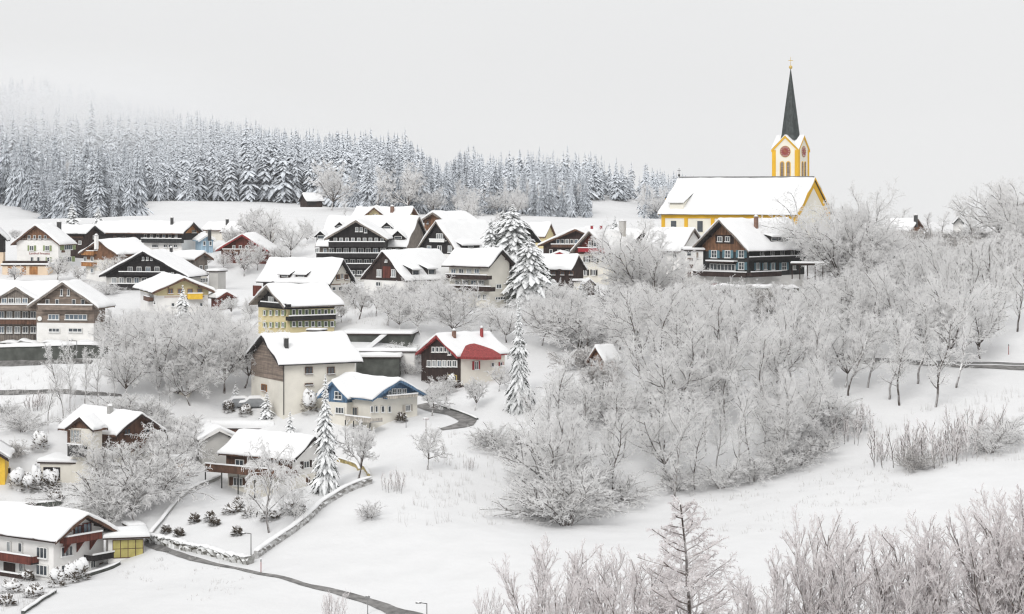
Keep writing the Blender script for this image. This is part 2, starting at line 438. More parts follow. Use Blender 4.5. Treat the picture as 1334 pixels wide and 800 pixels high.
    def panel(s, face, x0, x1, y0, y1, mat, name='wall_panel', out=.06, th=.1, snowtop=False, slats=None):
        """flat cladding, door or board against a wall, given by its pixel box"""
        O, nn, A = s.plane(face); a0, zt, _ = s.hit(face, x0, y0); a1, zt2, _ = s.hit(face, x1, y0); _, zb, _ = s.hit(face, (x0+x1)/2, y1)
        zt = (zt+zt2)/2
        a0, a1 = min(a0, a1), max(a0, a1); mb = MB(); mb.obox(O, A, nn, a0, a1, out-th, out, zb, zt)
        o = s.b(mb, name, mat)
        if snowtop:
            mb = MB(); mb.obox(O, A, nn, a0-.03, a1+.03, out-th-.05, out+.05, zt+.002, zt+.22); s.sub(mb, 'snow', snow, o)
        return o
    def balcony(s, face, x0, x1, y0, y1, mat='wood_dark', dep=1.2, snowtop=True, posts=0, slab='wood_dark', roofm=None, under=None):
        """railing seen between pixel rows y0 (top) and y1 (bottom)"""
        O, nn, A = s.plane(face)
        O2 = O+nn*dep
        def hit2(px, py):
            d = V((px-CX)/F, 1, (CY-py)/F); t = np.dot(O2, nn)/np.dot(d, nn); p = V(0, 0, CZ)+d*t
            return float(np.dot(p-O, A)), float(p[2])
        a0, za_ = hit2(x0, y0); a1, zb_ = hit2(x1, y0); _, z0 = hit2((x0+x1)/2, y1); zt = (za_+zb_)/2
        a0, a1 = min(a0, a1), max(a0, a1)
        mb = MB(); mb.obox(O, A, nn, a0, a1, .06, dep-.08, z0, z0+.16); o = s.b(mb, 'balcony', slab)
        mb = MB(); h = zt-z0-.1
        mb.obox(O, A, nn, a0, a1, dep-.05, dep+.03, z0+.0, zt-.08)
        mb.obox(O, A, nn, a0-.05, a1+.05, dep-.10, dep+.08, zt-.078, zt)
        for a in (a0, a1-.06): mb.obox(O, A, nn, a, a+.06, .05, dep-.052, z0+.162, zt-.08)
        s.sub(mb, 'railing', mat, o)
        if snowtop:
            mb = MB(); mb.obox(O, A, nn, a0-.06, a1+.06, dep-.12, dep+.10, zt+.002, zt+.16); s.sub(mb, 'snow', snow, o)
        if posts:
            mb = MB()
            for i in range(posts):
                a = a0+(a1-a0)*i/(posts-1); mb.obox(O, A, nn, a-.06, a+.06, dep-.06, dep+.06, s.zb-1, z0-.002)
            s.sub(mb, 'post', 'metal_dark', o)
        if under:
            mb = MB(); n = 3
            for i in range(n):
                a = a0+(a1-a0)*(.12+.76*i/(n-1))
                mb.prism([V(*(O+A*(a-.07)+nn*.02)[:2], z0-.02), V(*(O+A*(a-.07)+nn*(dep-.1))[:2], z0-.02), V(*(O+A*(a-.07)+nn*(dep-.3))[:2], z0-.2), V(*(O+A*(a-.07)+nn*.02)[:2], z0-1.3)], A*.14)
            s.sub(mb, 'bracket', under, o)
        return o
    def chimney(s, x, ytop, wpx, mat='brick', ybot=None, cap=True, side=True, hh=None):
        yb = ybot if ybot is not None else ytop+8
        u, v, z = s.slope_hit(x, yb, s.snowt)
        D = s.P(u, v, z)[1]; sc = F/D; w = wpx/sc; z1 = z+(yb-ytop)/sc
        mb = MB(); c = s.P(u, v, 0); mb.obox(c, s.U, s.R, -w/2, w/2, -w/2, w/2, z-1.2, z1); o = s.b(mb, 'chimney', mat)
        if cap:
            mb = MB(); mb.obox(c, s.U, s.R, -w/2-.06, w/2+.06, -w/2-.06, w/2+.06, z1+.002, z1+.09); s.sub(mb, 'cap', 'concrete', o)
            mb = MB(); mb.blob((c[0], c[1], z1+.08), (w*.55, w*.55, .28), 3); s.sub(mb, 'snow', snow, o)
    def dormer(s, x0, x1, ybot, ytop, mat='wood_dark', pane='glass', gable=False, nwin=1, roof='wood_dark', T=.32, k=.35):
        q = s.sg
        u0, v0, z0 = s.slope_hit(x0, ybot, s.snowt*.8); u1, v1, z1 = s.slope_hit(x1, ybot, s.snowt*.8)
        uf = abs(u0+u1)/2; v0, v1 = min(v0, v1), max(v0, v1); D = s.P(q*uf, v0, 0)[1]; sc = F/D
        h = (ybot-ytop)/sc+s.snowt*.9; zb = s.zs(uf)
        O = s.P(q*uf, 0, 0); nn = s.U*q; A = s.R
        if not gable:
            d = min(h/(s.t*(1-k)), uf*.98)
            pt = lambda dd, v, z: s.P(q*(uf-dd), v, z)
            zback = zb+d*s.t
            mb = MB(); mb.prism([pt(0, v0, zb-.3), pt(0, v0, zb+h), pt(d, v0, zback), pt(d, v0, zback-.6)], s.R*(v1-v0)); o = s.b(mb, 'dormer', mat)
            e = .35; sl = (zback-(zb+h))/d
            mb = MB(); mb.prism([pt(-e, v0-.25, zb+h-e*sl+.003), pt(d, v0-.25, zback+.003), pt(d, v0-.25, zback+.12), pt(-e, v0-.25, zb+h-e*sl+.12)], s.R*(v1-v0+.5)); s.sub(mb, 'roof', roof, o)
            n = max(5, int((v1-v0)/.6)); G = []
            for i in range(n+1):
                v = v0-.32+(v1-v0+.64)*i/n; fe = 0 if i in (0, n) else 1
                row = []
                for (dd, tt) in ((-e-.03, 0), (-e-.07, .5), (-e+.06, .95), (d*.25, 1), (d*.6, 1), (d*1.02, .95)):
                    row.append(pt(dd, v, zb+h+dd*sl+.125+T*tt*(.25+.75*fe)*(1+.08*sin(v*2+dd))+(s.snowt-.2)*(dd > d*.9)*fe))
                G.append(row)
            mb = MB(); mb.grid(G); mb.grid([[r[0] for r in G], [V(*(r[0]-V(0, 0, .05))) for r in G]])
            mb.build('snow', snow, o, s.O, fix=False)
        else:
            vm = (v0+v1)/2; hw = (v1-v0)/2; rise = hw*.85; hl = h-rise*.6
            d = min((hl+rise)/s.t, uf*.99)
            pt = lambda dd, v, z: s.P(q*(uf-dd), v, z)
            mb = MB(); mb.prism([pt(0, v0+.12, zb-.3), pt(0, v1-.12, zb-.3), pt(0, v1-.12, zb+hl), pt(0, vm, zb+hl+rise), pt(0, v0+.12, zb+hl)], -nn*d); o = s.b(mb, 'dormer', mat)
            mb = MB()
            for (va, vb) in ((v0-.2, vm), (vm, v1+.2)):
                za, zb2 = (zb+hl-.2*rise/hw, zb+hl+rise) if va < vm else (zb+hl+rise, zb+hl-.2*rise/hw)
                mb.prism([pt(-.35, va, za+.01), pt(-.35, vb, zb2+.01), pt(-.35, vb, zb2+.12), pt(-.35, va, za+.12)], -nn*(d+.35))
            s.sub(mb, 'roof', roof, o)
            G = []
            for dd in (-.36, -.4, -.2, d*.5, d+.1):
                f = .15 if dd == -.36 else 1
                G.append([pt(dd, v, zz+.122+T*f*tt) for v, zz, tt in ((v0-.24, zb+hl-.25*rise/hw, 0), (v0-.26, zb+hl-.25*rise/hw, .7), ((v0+vm)/2, zb+hl+rise/2, 1), (vm, zb+hl+rise, 1), ((v1+vm)/2, zb+hl+rise/2, 1), (v1+.26, zb+hl-.25*rise/hw, .7), (v1+.24, zb+hl-.25*rise/hw, 0))])
            mb = MB(); mb.grid(G); mb.build('snow', snow, o, s.O, fix=False)
            h = hl+rise*.4
        nw = nwin; Wd = (v1-v0)
        mb = MB(); mb2 = MB()
        for i in range(nw):
            c = v0+Wd*(i+.5)/nw; ww = min(.42*Wd/nw, .7); zz0, zz1 = zb+s.snowt+.05, zb+h-.12
            if zz1-zz0 < .2: zz0 = zz1-.35
            mb.obox(O, A, nn, c-ww, c+ww, -.05, .05, zz0, zz1)
            mb2.obox(O, A, nn, c-ww+.07, c+ww-.07, .0, .07, zz0+.07, zz1-.07)
        if not nw: return
        w_ = s.sub(mb, 'window', 'white_paint', o); w2 = s.sub(mb2, 'pane', pane, o)

HS = {}
def house(key, *a, **k):
    HS[key] = House(*a, **k); return HS[key]

# (key, name, label, category, distance, apex, left tip, right tip, ridge end x, base y)
house('guest', 'guesthouse', 'white guesthouse with brown timber gable, red wall lettering and olive shutters', 'guesthouse', 420, (46,293.5), (14.7,318.5), (78.4,318.5), 68, 351, k=1.2,
      bands=[(0,3.6,'plaster_white'),(3.6,6.0,'plaster_white'),(6.0,99,'wood_chestnut')], roof='wood_brown', barge='wood_brown')
house('long', 'timber_building', 'long building with orange timber upper storey behind the brown chalets on the left', 'building', 450, (252,290), (238,303.5), (264,304), 129, 327, k=1.9,
      bands=[(0,2.3,'plaster_white'),(2.3,3.7,'wood_dark'),(3.7,99,'wood_orange')], roof='wood_brown', barge='wood_dark')
house('hall', 'barn', 'dark brown barn with its gable between the guesthouse and the long orange building', 'barn', 435, (123.7,294.8), (110,305), (134.5,304), 81.5, 334, k=1.3,
      bands=[(0,99,'wood_deep')], roof='wood_dark', barge='wood_dark')
house('brown', 'chalet', 'small chalet with orange balconies just right of the guesthouse, frosted tree in front', 'chalet', 405, (127.4,313.5), (102,330.5), (150,331), 177, 366, k=1.15,
      bands=[(0,1.9,'plaster_white'),(1.9,3.9,'plaster_cream'),(3.9,99,'wood_chestnut')], roof='wood_brown', barge='wood_brown')
house('black', 'chalet', 'broad black timber chalet with low wide gable above the yellow-balconied house', 'chalet', 390, (186.5,328), (135,358), (250,362), 214, 378, k=1.0, og=1.3,
      bands=[(0,2.2,'plaster_grey'),(2.2,99,'wood_dark')], roof='wood_dark', barge='wood_dark')
house('greyblock', 'townhouse', 'tall grey boarded house with cream ground floor behind the broad black chalet', 'house', 405, (266,329), (251,338.5), (275.5,337.5), 208, 378, k=1.4,
      bands=[(0,2.6,'plaster_cream'),(2.6,99,'wood_grey')], roof='wood_grey', barge='wood_brown')
house('yelbal', 'house', 'cream house with bright yellow balcony and low snowy roof below the black chalet', 'house', 350, (240,362.8), (196.5,381.5), (279,380), 213, 409, k=1.0, oe=1.0, og=1.2,
      bands=[(0,3.0,'plaster_white'),(3.0,99,'plaster_yellow')], roof='wood_dark', barge='wood_brown')
house('garage', 'garage', 'small dark red-brown garage right of the house with the yellow balcony', 'garage', 350, (295.6,381.3), (283,388.5), (309,388), 284, 403, k=.9, oe=.4, og=.4,
      bands=[(0,99,'wood_red')], roof='wood_deep', barge='wood_red')
house('lblue', 'house', 'small light blue house right of the long orange timber building', 'house', 445, (270,306), (258.5,313), (281,314), 262, 330, k=1.0, oe=.5, og=.5,
      bands=[(0,99,'paleblue')], roof='paleblue', barge='white_paint')
house('redroof', 'house', 'dark house with red bargeboards half hidden behind frosted fruit trees', 'house', 425, (315,305.5), (277,328), (345,325), 332, 340, k=1.1,
      bands=[(0,99,'wood_red')], roof='wood_red', barge='red_tile')
house('taupe', 'farmhouse', 'large taupe timber farmhouse on white ground floor above the dark wall', 'farmhouse', 310, (81.6,368), (35.8,400), (129.2,401), 103, 449, k=1.2, oe=1.1, og=1.3,
      bands=[(0,3.1,'plaster_white'),(3.1,99,'wood_taupe')], roof='wood_taupe', barge='wood_grey')
house('flats', 'apartment_house', 'grey apartment house with three rows of glazed balconies at the left edge', 'apartment house', 314, (20.3,374.5), (-14,393), (44,391), 26, 449, k=1.0, oe=.8, og=1.6,
      bands=[(0,99,'wood_grey')], roof='wood_grey', barge='wood_grey')
house('flats2', 'wing', '', '', 324, (76,368.5), (66,392), (96,392), -60, 449, k=1.5, root=0, bands=[(0,99,'wood_grey')], roof='wood_grey')
house('dorm', 'farmhouse', 'steep-roofed farmhouse with two shed dormers and half-timbered gable above the yellow house', 'farmhouse', 350, (447.4,339), (430.3,369), (464.4,369.5), 352, 398, k=2.2, og=.7,
      bands=[(0,3.3,'plaster_white'),(3.3,99,'plaster_cream')], roof='wood_dark', barge='wood_dark')
house('yellow', 'house', 'yellow plastered house with green shutters and dark balcony', 'house', 330, (347,372.5), (325.5,397), (370.8,398.5), 424, 436, k=1.2, oe=.9, og=1.1,
      bands=[(0,4.0,'plaster_yellow'),(4.0,99,'wood_dark')], roof='wood_grey', barge='wood_grey')
house('bigwhite', 'house', 'plain cream house with large snowy roof and one dark chimney left of the blue villa', 'house', 300, (340.5,437), (321,469), (367.5,472), 447, 526, k=1.2, oe=.8, og=.8,
      bands=[(0,99,'plaster_cream')], roof='wood_dark', barge='wood_dark')
house('blue', 'villa', 'cream villa with blue gables and arched gable windows under thick roof snow', 'villa', 290, (521,495), (479,523.5), (551.4,511.5), 449, 545, k=1.05, oe=.9, og=1.0,
      bands=[(0,2.9,'plaster_cream'),(2.9,99,'blue_paint')], roof='blue_paint', barge='blue_paint')
house('blue2', 'wing', '', '', 291, (433,497), (421,519), (459,518), 462, 552, k=1.0, root=0, oe=.6, og=.6,
      bands=[(0,2.9,'plaster_cream'),(2.9,99,'blue_paint')], roof='blue_paint', barge='blue_paint')
house('redchalet', 'chalet', 'dark brown chalet with red eyebrow roof patch, red shutters and two chimneys', 'chalet', 310, (568.3,437.5), (545.7,461), (599.7,464.5), 637, 500, k=1.2, oe=.5, og=.6,
      bands=[(0,99,'wood_deep')], roof='red_tile', barge='red_tile')
house('lowwhite', 'house', 'white house with long brown balcony on posts behind the weeping tree', 'house', 275, (410,570), (379,598.5), (432,591), 312.5, 645, k=1.2, oe=.8, og=.8,
      bands=[(0,2.7,'plaster_cream'),(2.7,99,'plaster_white')], roof='wood_brown', barge='wood_dark')
house('leftmid', 'house', 'house with brown timber gables and flat garage roof, half behind frosted trees', 'house', 270, (183.7,539), (150,569.5), (214,559), 108, 618, k=1.1, oe=.8, og=.9,
      bands=[(0,2.9,'plaster_cream'),(2.9,99,'wood_brown')], roof='wood_brown', barge='wood_deep')
house('leftmid2', 'wing', '', '', 266, (103.5,544.5), (84,558.5), (120,560), 122, 618, k=1.0, root=0, oe=.5, og=.9,
      bands=[(0,99,'plaster_cream')], roof='wood_brown', barge='wood_deep')
house('yellowleft', 'house', 'bright yellow house cut by the left edge of the picture', 'house', 272, (-10,571), (-34,586), (22,592), -18, 618, k=1.0, oe=.5, og=.5,
      bands=[(0,99,'yellow_paint')], roof='wood_deep', barge='wood_deep')
house('bottomleft', 'house', 'large white house with dark red gable balcony in the lower left corner', 'house', 240, (113.4,670.5), (73,706), (154.2,692), -30, 748, k=1.3, oe=.9, og=1.3,
      bands=[(0,99,'plaster_white')], roof='wood_deep', barge='wood_brown')
house('hotel', 'hotel', 'dark timber hotel with wide gable and stacked balcony rows in the village centre', 'hotel', 400, (463.4,287.5), (423.4,311.5), (505,311.5), 469, 376, k=1.0, og=1.0, L=12, th=4,
      bands=[(0,2.2,'plaster_grey'),(2.2,99,'wood_dark')], roof='wood_dark', barge='wood_grey')
house('hotel2', 'wing', '', '', 413, (546,282.5), (529,321.5), (560,307), 424, 376, k=1.6, root=0, th=-74, L=18.0, hu=7.6, og=.6,
      bands=[(0,2.2,'plaster_grey'),(2.2,99,'wood_grey')], roof='wood_dark', barge='wood_grey')
house('behind', 'house', 'yellow-gabled house with chimney behind the dark hotel', 'house', 460, (487.2,270.3), (471.5,284.5), (505,285), 489, 300, k=1.0, L=9, th=3,
      bands=[(0,99,'plaster_yellow')], roof='wood_brown', barge='wood_brown')
house('behind2', 'wing', '', '', 461, (538.8,271), (530,285), (545.5,283), 465, 300, k=1.9, root=0, bands=[(0,99,'plaster_yellow')], roof='wood_brown', barge='wood_brown')
house('backbrown', 'house', 'brown gabled house directly behind the steep black A-frame', 'house', 420, (563.4,277), (540,290), (577.5,289), 606, 320, k=1.4,
      bands=[(0,99,'wood_chestnut')], roof='wood_brown', barge='wood_grey')
house('aframe', 'house', 'steep black A-frame house with a small gable balcony', 'house', 390, (568,288.4), (542.8,326.5), (597,329), 632, 348, k=1.25, oe=.3, og=.6,
      bands=[(0,2.4,'plaster_white'),(2.4,99,'wood_dark')], roof='wood_dark', barge='wood_grey')
house('centre', 'house', 'white house with steep dark brown gable and two shed dormers below the hotel', 'house', 365, (498.5,327.3), (470.3,364), (527.5,364), 572, 391, k=1.2, oe=.3, og=.4,
      bands=[(0,3.3,'plaster_white'),(3.3,99,'wood_deep')], roof='wood_deep', barge='wood_deep')
house('balconies', 'apartment_house', 'cream apartment house with two dark balcony bands beside the big snowy spruces', 'apartment house', 362, (655,326), (638,348), (674,346), 594, 400, k=1.4, oe=.9, og=.8,
      bands=[(0,99,'plaster_cream')], roof='wood_deep', barge='wood_dark')
house('behindspruce', 'barn', 'dark gabled barn peeping out right of the big snowy spruces', 'barn', 430, (686,291), (668,315), (705,316), 672, 335, k=1.0,
      bands=[(0,99,'wood_dark')], roof='wood_dark', barge='wood_dark')
house('farcream', 'house', 'far cream-gabled house above the dark barn, left of the brown chalet', 'house', 460, (717.4,291), (709,311), (723.5,306), 690, 322, k=1.6, oe=.4, og=.4,
      bands=[(0,99,'plaster_yellow')], roof='wood_brown', barge='wood_brown')
house('brownwide', 'chalet', 'wide dark brown chalet left of the red-balconied house', 'chalet', 420, (749.9,298.7), (700.5,319), (798,321), 772, 342, k=1.0,
      bands=[(0,99,'wood_deep')], roof='wood_deep', barge='wood_brown')
house('redbal', 'house', 'cream house with red balcony under its steep gable and dark shutters', 'house', 398, (767.7,301), (742.5,328.5), (793.7,330), 802, 369, k=1.1, oe=.6, og=1.0,
      bands=[(0,5.3,'plaster_cream'),(5.3,99,'wood_red')], roof='wood_grey', barge='wood_grey')
house('lowdark', 'outbuilding', 'low dark brown outbuilding with broad snow roof beside the cream red-balconied house', 'outbuilding', 385, (754,333.5), (744,351.5), (764,351), 706, 371, k=1.8, oe=.5, og=.3,
      bands=[(0,99,'wood_deep')], roof='wood_deep', barge='wood_deep')
house('redfascia', 'outbuilding', 'small roof with red fascia between the brown chalet and the low dark outbuilding', 'outbuilding', 400, (729,329), (708,337), (749,337.5), 734, 352, k=1.0, oe=.3, og=.3,
      bands=[(0,99,'wood_deep')], roof='red_paint', barge='red_paint')
house('shed', 'shed', 'tiny shed with dark brown gable and ochre side beside the cream red-balconied house', 'shed', 372, (768.5,364), (761,371), (776,370.5), 764, 385, k=.9, oe=.15, og=.15, snowt=.3,
      bands=[(0,99,'wood_deep')], roof='wood_ochre', barge='wood_deep')
house('teal', 'farmhouse', 'big alpine farmhouse with brown gable and teal shutters in front of the church', 'farmhouse', 360, (936.7,286.5), (898.8,326.5), (974.5,325.5), 1026, 374, k=1.15, oe=1.3, og=1.8,
      bands=[(0,1.9,'plaster_white'),(1.9,5.85,'wood_teal'),(5.85,99,'wood_chestnut')], roof='wood_dark', barge='wood_grey')
house('frontroof', 'house', 'pale house under a broad snowy roof between the church and the bare round tree', 'house', 385, (905,298), (888,328), (925,326), 848, 372, k=1.4, oe=.9, og=.5,
      bands=[(0,99,'plaster_white')], roof='wood_deep', barge='wood_grey')
house('woodcabin', 'cabin', 'brown timber cabin gable poking out of the frosted wood', 'cabin', 300, (776,452.5), (766,471), (790,474), 799, 486, k=1.2, oe=.4, og=.5,
      bands=[(0,99,'wood_chestnut')], roof='wood_brown', barge='wood_brown')
house('hut', 'hut', 'lone dark hay hut on the snowfield at the forest edge', 'hut', 640, (394,252.5), (388.5,262), (399.5,262.5), 417, 269.5, k=1.6, oe=.3, og=.5,
      bands=[(0,99,'wood_deep')], roof='wood_dark', barge='wood_dark')
house('edgebarn', 'barn', 'dark barn gable at the left edge beside the white guesthouse', 'barn', 425, (-8,291), (-30,313), (12,312), -12, 345, k=1.0,
      bands=[(0,2.5,'plaster_apricot'),(2.5,99,'wood_dark')], roof='wood_dark', barge='wood_dark')
house('farright', 'house', 'low far house with snowy roof and brown wall strip right of the round church tree', 'house', 440, (1196,286), (1187,301), (1206,300), 1154, 312, k=1.4, oe=.4, og=.4,
      bands=[(0,99,'wood_chestnut')], roof='wood_brown', barge='wood_brown')
house('farright2', 'cabin', 'tiny grey cabin on the right skyline', 'cabin', 445, (1247,283), (1240.5,290.5), (1254,290.5), 1249, 304, k=1.0, oe=.2, og=.2, snowt=.12,
      bands=[(0,99,'plaster_white')], roof='slate', barge='metal_dark')
house('whitewall', 'house', 'windowless pale house wall left of the white house with the post balcony', 'house', 284, (286,559), (256,576), (309,569), 268, 607, k=.9, oe=.5, og=.5,
      bands=[(0,99,'plaster_grey')], roof='wood_dark', barge='plaster_white')
house('farroof', 'house', 'snow-roofed house behind the fruit trees left of the hotel', 'house', 450, (352,291), (340,303), (366,303), 300, 318, k=1.5, bands=[(0,99,'plaster_cream')], roof='wood_brown', barge='wood_brown')
house('farroof2', 'house', 'distant house with small dark chimney behind the red-bargeboard house', 'house', 470, (300,291), (290,300), (311,300), 272, 312, k=1.3, bands=[(0,99,'plaster_cream')], roof='wood_brown', barge='wood_brown')
house('farroof3', 'house', 'snow-roofed house between red-balconied house and round bare tree', 'house', 430, (838,300), (826,320), (855,318), 800, 340, k=1.4, bands=[(0,99,'wood_deep')], roof='wood_deep', barge='wood_deep')
# church
house('church', 'church', 'yellow and white parish church with long snowy nave roof and pointed clock tower', 'church', 400, (1062,232), (1037.6,283.5), (1084,274), 884, 322, k=2.2, oe=.6, og=.35,
      bands=[(0,99,'church_white')], roof='slate', barge='church_yellow', snowt=.3)
solve_terrain()
for a, b in (('flats2','flats'),('blue2','blue'),('leftmid2','leftmid'),('hotel2','hotel'),('behind2','behind')):
    HS[a].own = False; HS[a].rootkey = b
order = [k for k in HS if not hasattr(HS[k], 'rootkey')]
for k in order:
    HS[k].begin()
for k in HS:
    if hasattr(HS[k], 'rootkey'):
        HS[k].root = HS[HS[k].rootkey].root; HS[k].begin()
WP = ('glass', 'glass_pale', 'glass', 'glass_blue')

def front_clad(h, z0, mat, face='f', out=.03):
    v = h.og-out; hw = h.hw+out; z0 = h.zb+z0; mb = MB()
    ez = h.zs(hw)-.14; P = []
    if z0 < ez: P = [(-hw, z0), (hw, z0), (hw, ez), (0, h.za-.14), (-hw, ez)]
    else:
        u = (h.za-.14-z0)/h.t; P = [(-u, z0), (u, z0), (0, h.za-.14)]
    mb.prism([h.P(u, v-.02, z) for u, z in P], h.R*.1); h.b(mb, 'cladding', mat)
def side_clad(h, z0, z1, mat, v0=0, v1=1, out=.07):
    q = h.sg; mb = MB(); a = h.og+(h.L-2*h.og)*v0; b = h.og+(h.L-2*h.og)*v1
    z1 = min(h.zb+z1, h.zs(h.hw)-.2)
    mb.obox(h.P(q*h.hw, 0, 0), h.R, h.U*q, a, b, -.05, out, h.zb+z0, z1); h.b(mb, 'cladding', mat)
def flatbox(name, label, cat, D, x0, x1, ytop, ybot, depth, mat, th=0, snowt=.4, over=.25, group=None, openf=None, root=None, part='wall', drop=3):
    """flat-roofed little building or terrace block: front face between the given pixels"""
    if D is None: D = float(ground((x0+x1)/2, ybot)[1]); drop = 1.2
    th = radians(th); A = V(cos(th), -sin(th), 0); B = V(sin(th), cos(th), 0)
    O = pix(x0, 0, D); O[2] = 0; q = (x1-CX)/F; w = (q*D-O[0])/(A[0]-q*A[1]); zt = zpix(ytop, D); zb = zpix(ybot, D)
    c = O+A*w/2; c[2] = zb
    if root is None:
        r = empty(name, c); tag(r, label, cat, group); o0 = c
    else: r = root; o0 = V(*root.location)
    mb = MB(); mb.obox(O, A, B, 0, w, 0, depth, zb-drop, zt-.18); wl = mb.build(part, mat, r, o0)
    mb = MB(); mb.obox(O, A, B, -over, w+over, -over, depth+over, zt-.178, zt); rf = mb.build('roof', 'wood_deep', r, o0)
    if snowt:
        G = []; n = max(4, int(w/1.0)); ph = D % 6
        for i in range(-2, n+3):
            e = {-2: (-over-.02, 0), -1: (-over-.08, .6), n+1: (w+over+.08, .6), n+2: (w+over+.02, 0)}.get(i, (-over+.1+(w+2*over-.2)*i/n, 1.))
            row = []
            for (bb, t) in ((-over-.02, 0), (-over-.09, .35), (-over-.04, .85), (.25, 1), (depth*.5, 1.05), (depth-.25, 1), (depth+over+.04, .8), (depth+over+.02, 0)):
                tt = snowt*t*e[1]*(1+.12*sin(e[0]*1.3+ph)*cos(bb*.9+ph))
                p = O+A*e[0]+B*bb; row.append((p[0], p[1], zt+.002+tt))
            G.append(row)
        mb = MB(); mb.grid(G); mb.build('snow', snow, rf, o0, fix=False)
    return dict(root=r, O=O, A=A, B=B, w=w, zt=zt, zb=zb, D=D, o=o0)
def fb_panel(f, a0, a1, z0, z1, mat, name='door', out=.05, b0=None):
    mb = MB(); mb.obox(f['O'], f['A'], -f['B'], f['w']*a0, f['w']*a1, -.05, out, f['zb']+z0, f['zb']+z1); return mb.build(name, mat, f['root'], f['o'])

h = HS['guest']
h.win('f', 38.5, 59.5, 4, 309, 3.6, 5.2, pane=WP)
h.win('f', 41.8, 62, 2, 323.3, 6, 7, shutter='green_paint')
h.win('f', 42, 50.5, 2, 338, 3.6, 6.5); h.win('f', 63.5, 63.5, 1, 338, 4, 6, shutter='green_paint')
h.win('s', 88, 88, 1, 322, 6, 7, shutter='green_paint'); h.win('s', 87, 87, 1, 338, 6, 7, shutter='green_paint')
h.panel('s', 80, 84.5, 319, 329, 'wood_brown', 'balcony_screen'); h.chimney(77, 289.5, 4.5, 'metal_dark', 296)
front_clad(h, 5.6, 'wood_chestnut')
# painted lettering on the facade, letters drawn as far as the photograph lets them be read
def lettering(h, face, x0, x1, y, hpx, text, mat, out=.07):
    O, n, A = h.plane(face)
    a0, z, D = h.hit(face, x0, y+hpx/2); a1, z1, _ = h.hit(face, x1, y+hpx/2)
    cu = bpy.data.curves.new('lettering', 'FONT'); cu.body = text; cu.size = 1; cu.extrude = .01
    o = bpy.data.objects.new('lettering', cu); COL.objects.link(o); bpy.context.view_layer.update()
    w = o.dimensions[0]; dep = bpy.context.evaluated_depsgraph_get(); me = bpy.data.meshes.new_from_object(o.evaluated_get(dep))
    bpy.data.objects.remove(o); co = np.zeros(len(me.vertices)*3); me.vertices.foreach_get('co', co); co = co.reshape(-1, 3)
    sx = (a1-a0)/w; sz = hpx*D/F/.72; P = O[None]+A[None]*(a0+co[:, :1]*sx)+n[None]*(out+co[:, 2:3]); P[:, 2] = z+co[:, 1]*sz
    P -= h.O[None]; me.vertices.foreach_set('co', P.astype(np.float32).ravel()); me.materials.clear(); me.materials.append(M[mat]); me.update()
    link('lettering', me, h.root)
lettering(h, 'f', 38, 64.5, 330, 2.6, 'Landhof Prinzess', 'clock_red', .06)
t = flatbox('terrace', '', '', 413, 3, 62, 345, 361, 5.2, 'plaster_apricot', 0, .3, root=h.root, part='terrace')
for i, (a, b) in enumerate(((.12, .30), (.42, .52), (.6, .78))): fb_panel(t, a, b, .5, 2.0, 'wood_orange', 'shutter', .06)
mb = MB(); mb.obox(t['O'], t['A'], t['B'], 0, t['w'], .1, .16, t['zt']+.3, t['zt']+.75); mb.build('railing', 'wood_deep', h.root, h.O)
h = HS['long']
h.balcony('s', 184, 236, 311, 316.5, 'wood_teal', 1.1); h.win('s', 190, 230, 6, 307.3, 4, 4.6, frame='wood_pale', pane=WP, mull=False)
h.win('s', 202.5, 202.5, 1, 320.5, 9, 4.2); h.win('s', 216, 229, 3, 320.5, 5.2, 4.2); h.win('s', 150, 175, 3, 309, 4, 4, frame='wood_brown')
side_clad(h, 3.7, 9, 'wood_brown', .45, 1.0); h.chimney(224, 284, 3, 'metal_dark', 291); h.win('f', 252, 252, 1, 299, 4, 4, frame='wood_pale')
h = HS['hall']; h.win('f', 123, 123, 1, 309, 4, 5); h.panel('s', 90, 108, 308, 310, 'wood_brown', 'beam'); h.win('s', 97, 105, 2, 316, 4, 5)
h = HS['brown']; h.balcony('f', 106, 122, 327, 332.5, 'wood_orange', .8); h.balcony('f', 106, 122, 341.5, 347, 'wood_orange', .8)
h.win('f', 112, 121, 2, 337.5, 4.5, 6); h.win('f', 112, 121, 2, 352.5, 5, 6, pane='glass_blue'); h.win('f', 126, 126, 1, 323, 5, 5); h.chimney(125.5, 307, 4, 'plaster_white', 316)
h.win('s', 155, 175, 3, 345, 5, 6, shutter='wood_brown')
h = HS['black']
h.win('f', 170, 205, 4, 351, 6.5, 7, pane=WP); h.win('f', 187, 198, 3, 337, 3, 4.6, pane='glass_pale')
h.balcony('f', 155, 214, 354.5, 359, 'wood_dark', 1.2); h.win('f', 149, 208, 7, 365.2, 6.8, 7.4, pane=WP); h.balcony('f', 143, 216, 370, 375, 'wood_dark', 1.3)
h.win('f', 225, 236, 2, 357, 4, 5, pane='glass_pale')
h = HS['greyblock']
h.win('f', 261, 268, 2, 348.5, 3.2, 6); h.win('f', 265, 265, 1, 365, 8, 5.5, cross=True); h.win('s', 232, 246, 2, 347, 4, 6, frame='wood_grey')
h.chimney(223, 323, 3, 'metal_dark', 328)
t = flatbox('porch', '', '', 397, 272, 284, 353, 362, 3, 'plaster_grey', 20, .4, root=h.root, part='porch_wall')
h = HS['yelbal']
h.win('f', 222, 260, 4, 379.3, 6.5, 6.5, frame='wood_orange', pane='glass_blue'); h.balcony('f', 245, 264, 382.5, 390, 'yellow_paint', 1.0)
h.win('f', 201, 201, 1, 394.5, 3, 4.5, cross=True); h.win('f', 225, 262, 3, 397, 4, 5); h.panel('f', 214, 266, 386.2, 387, 'wood_orange', 'beam')
h.balcony('s', 187, 194, 386, 392, 'wood_brown', .8)
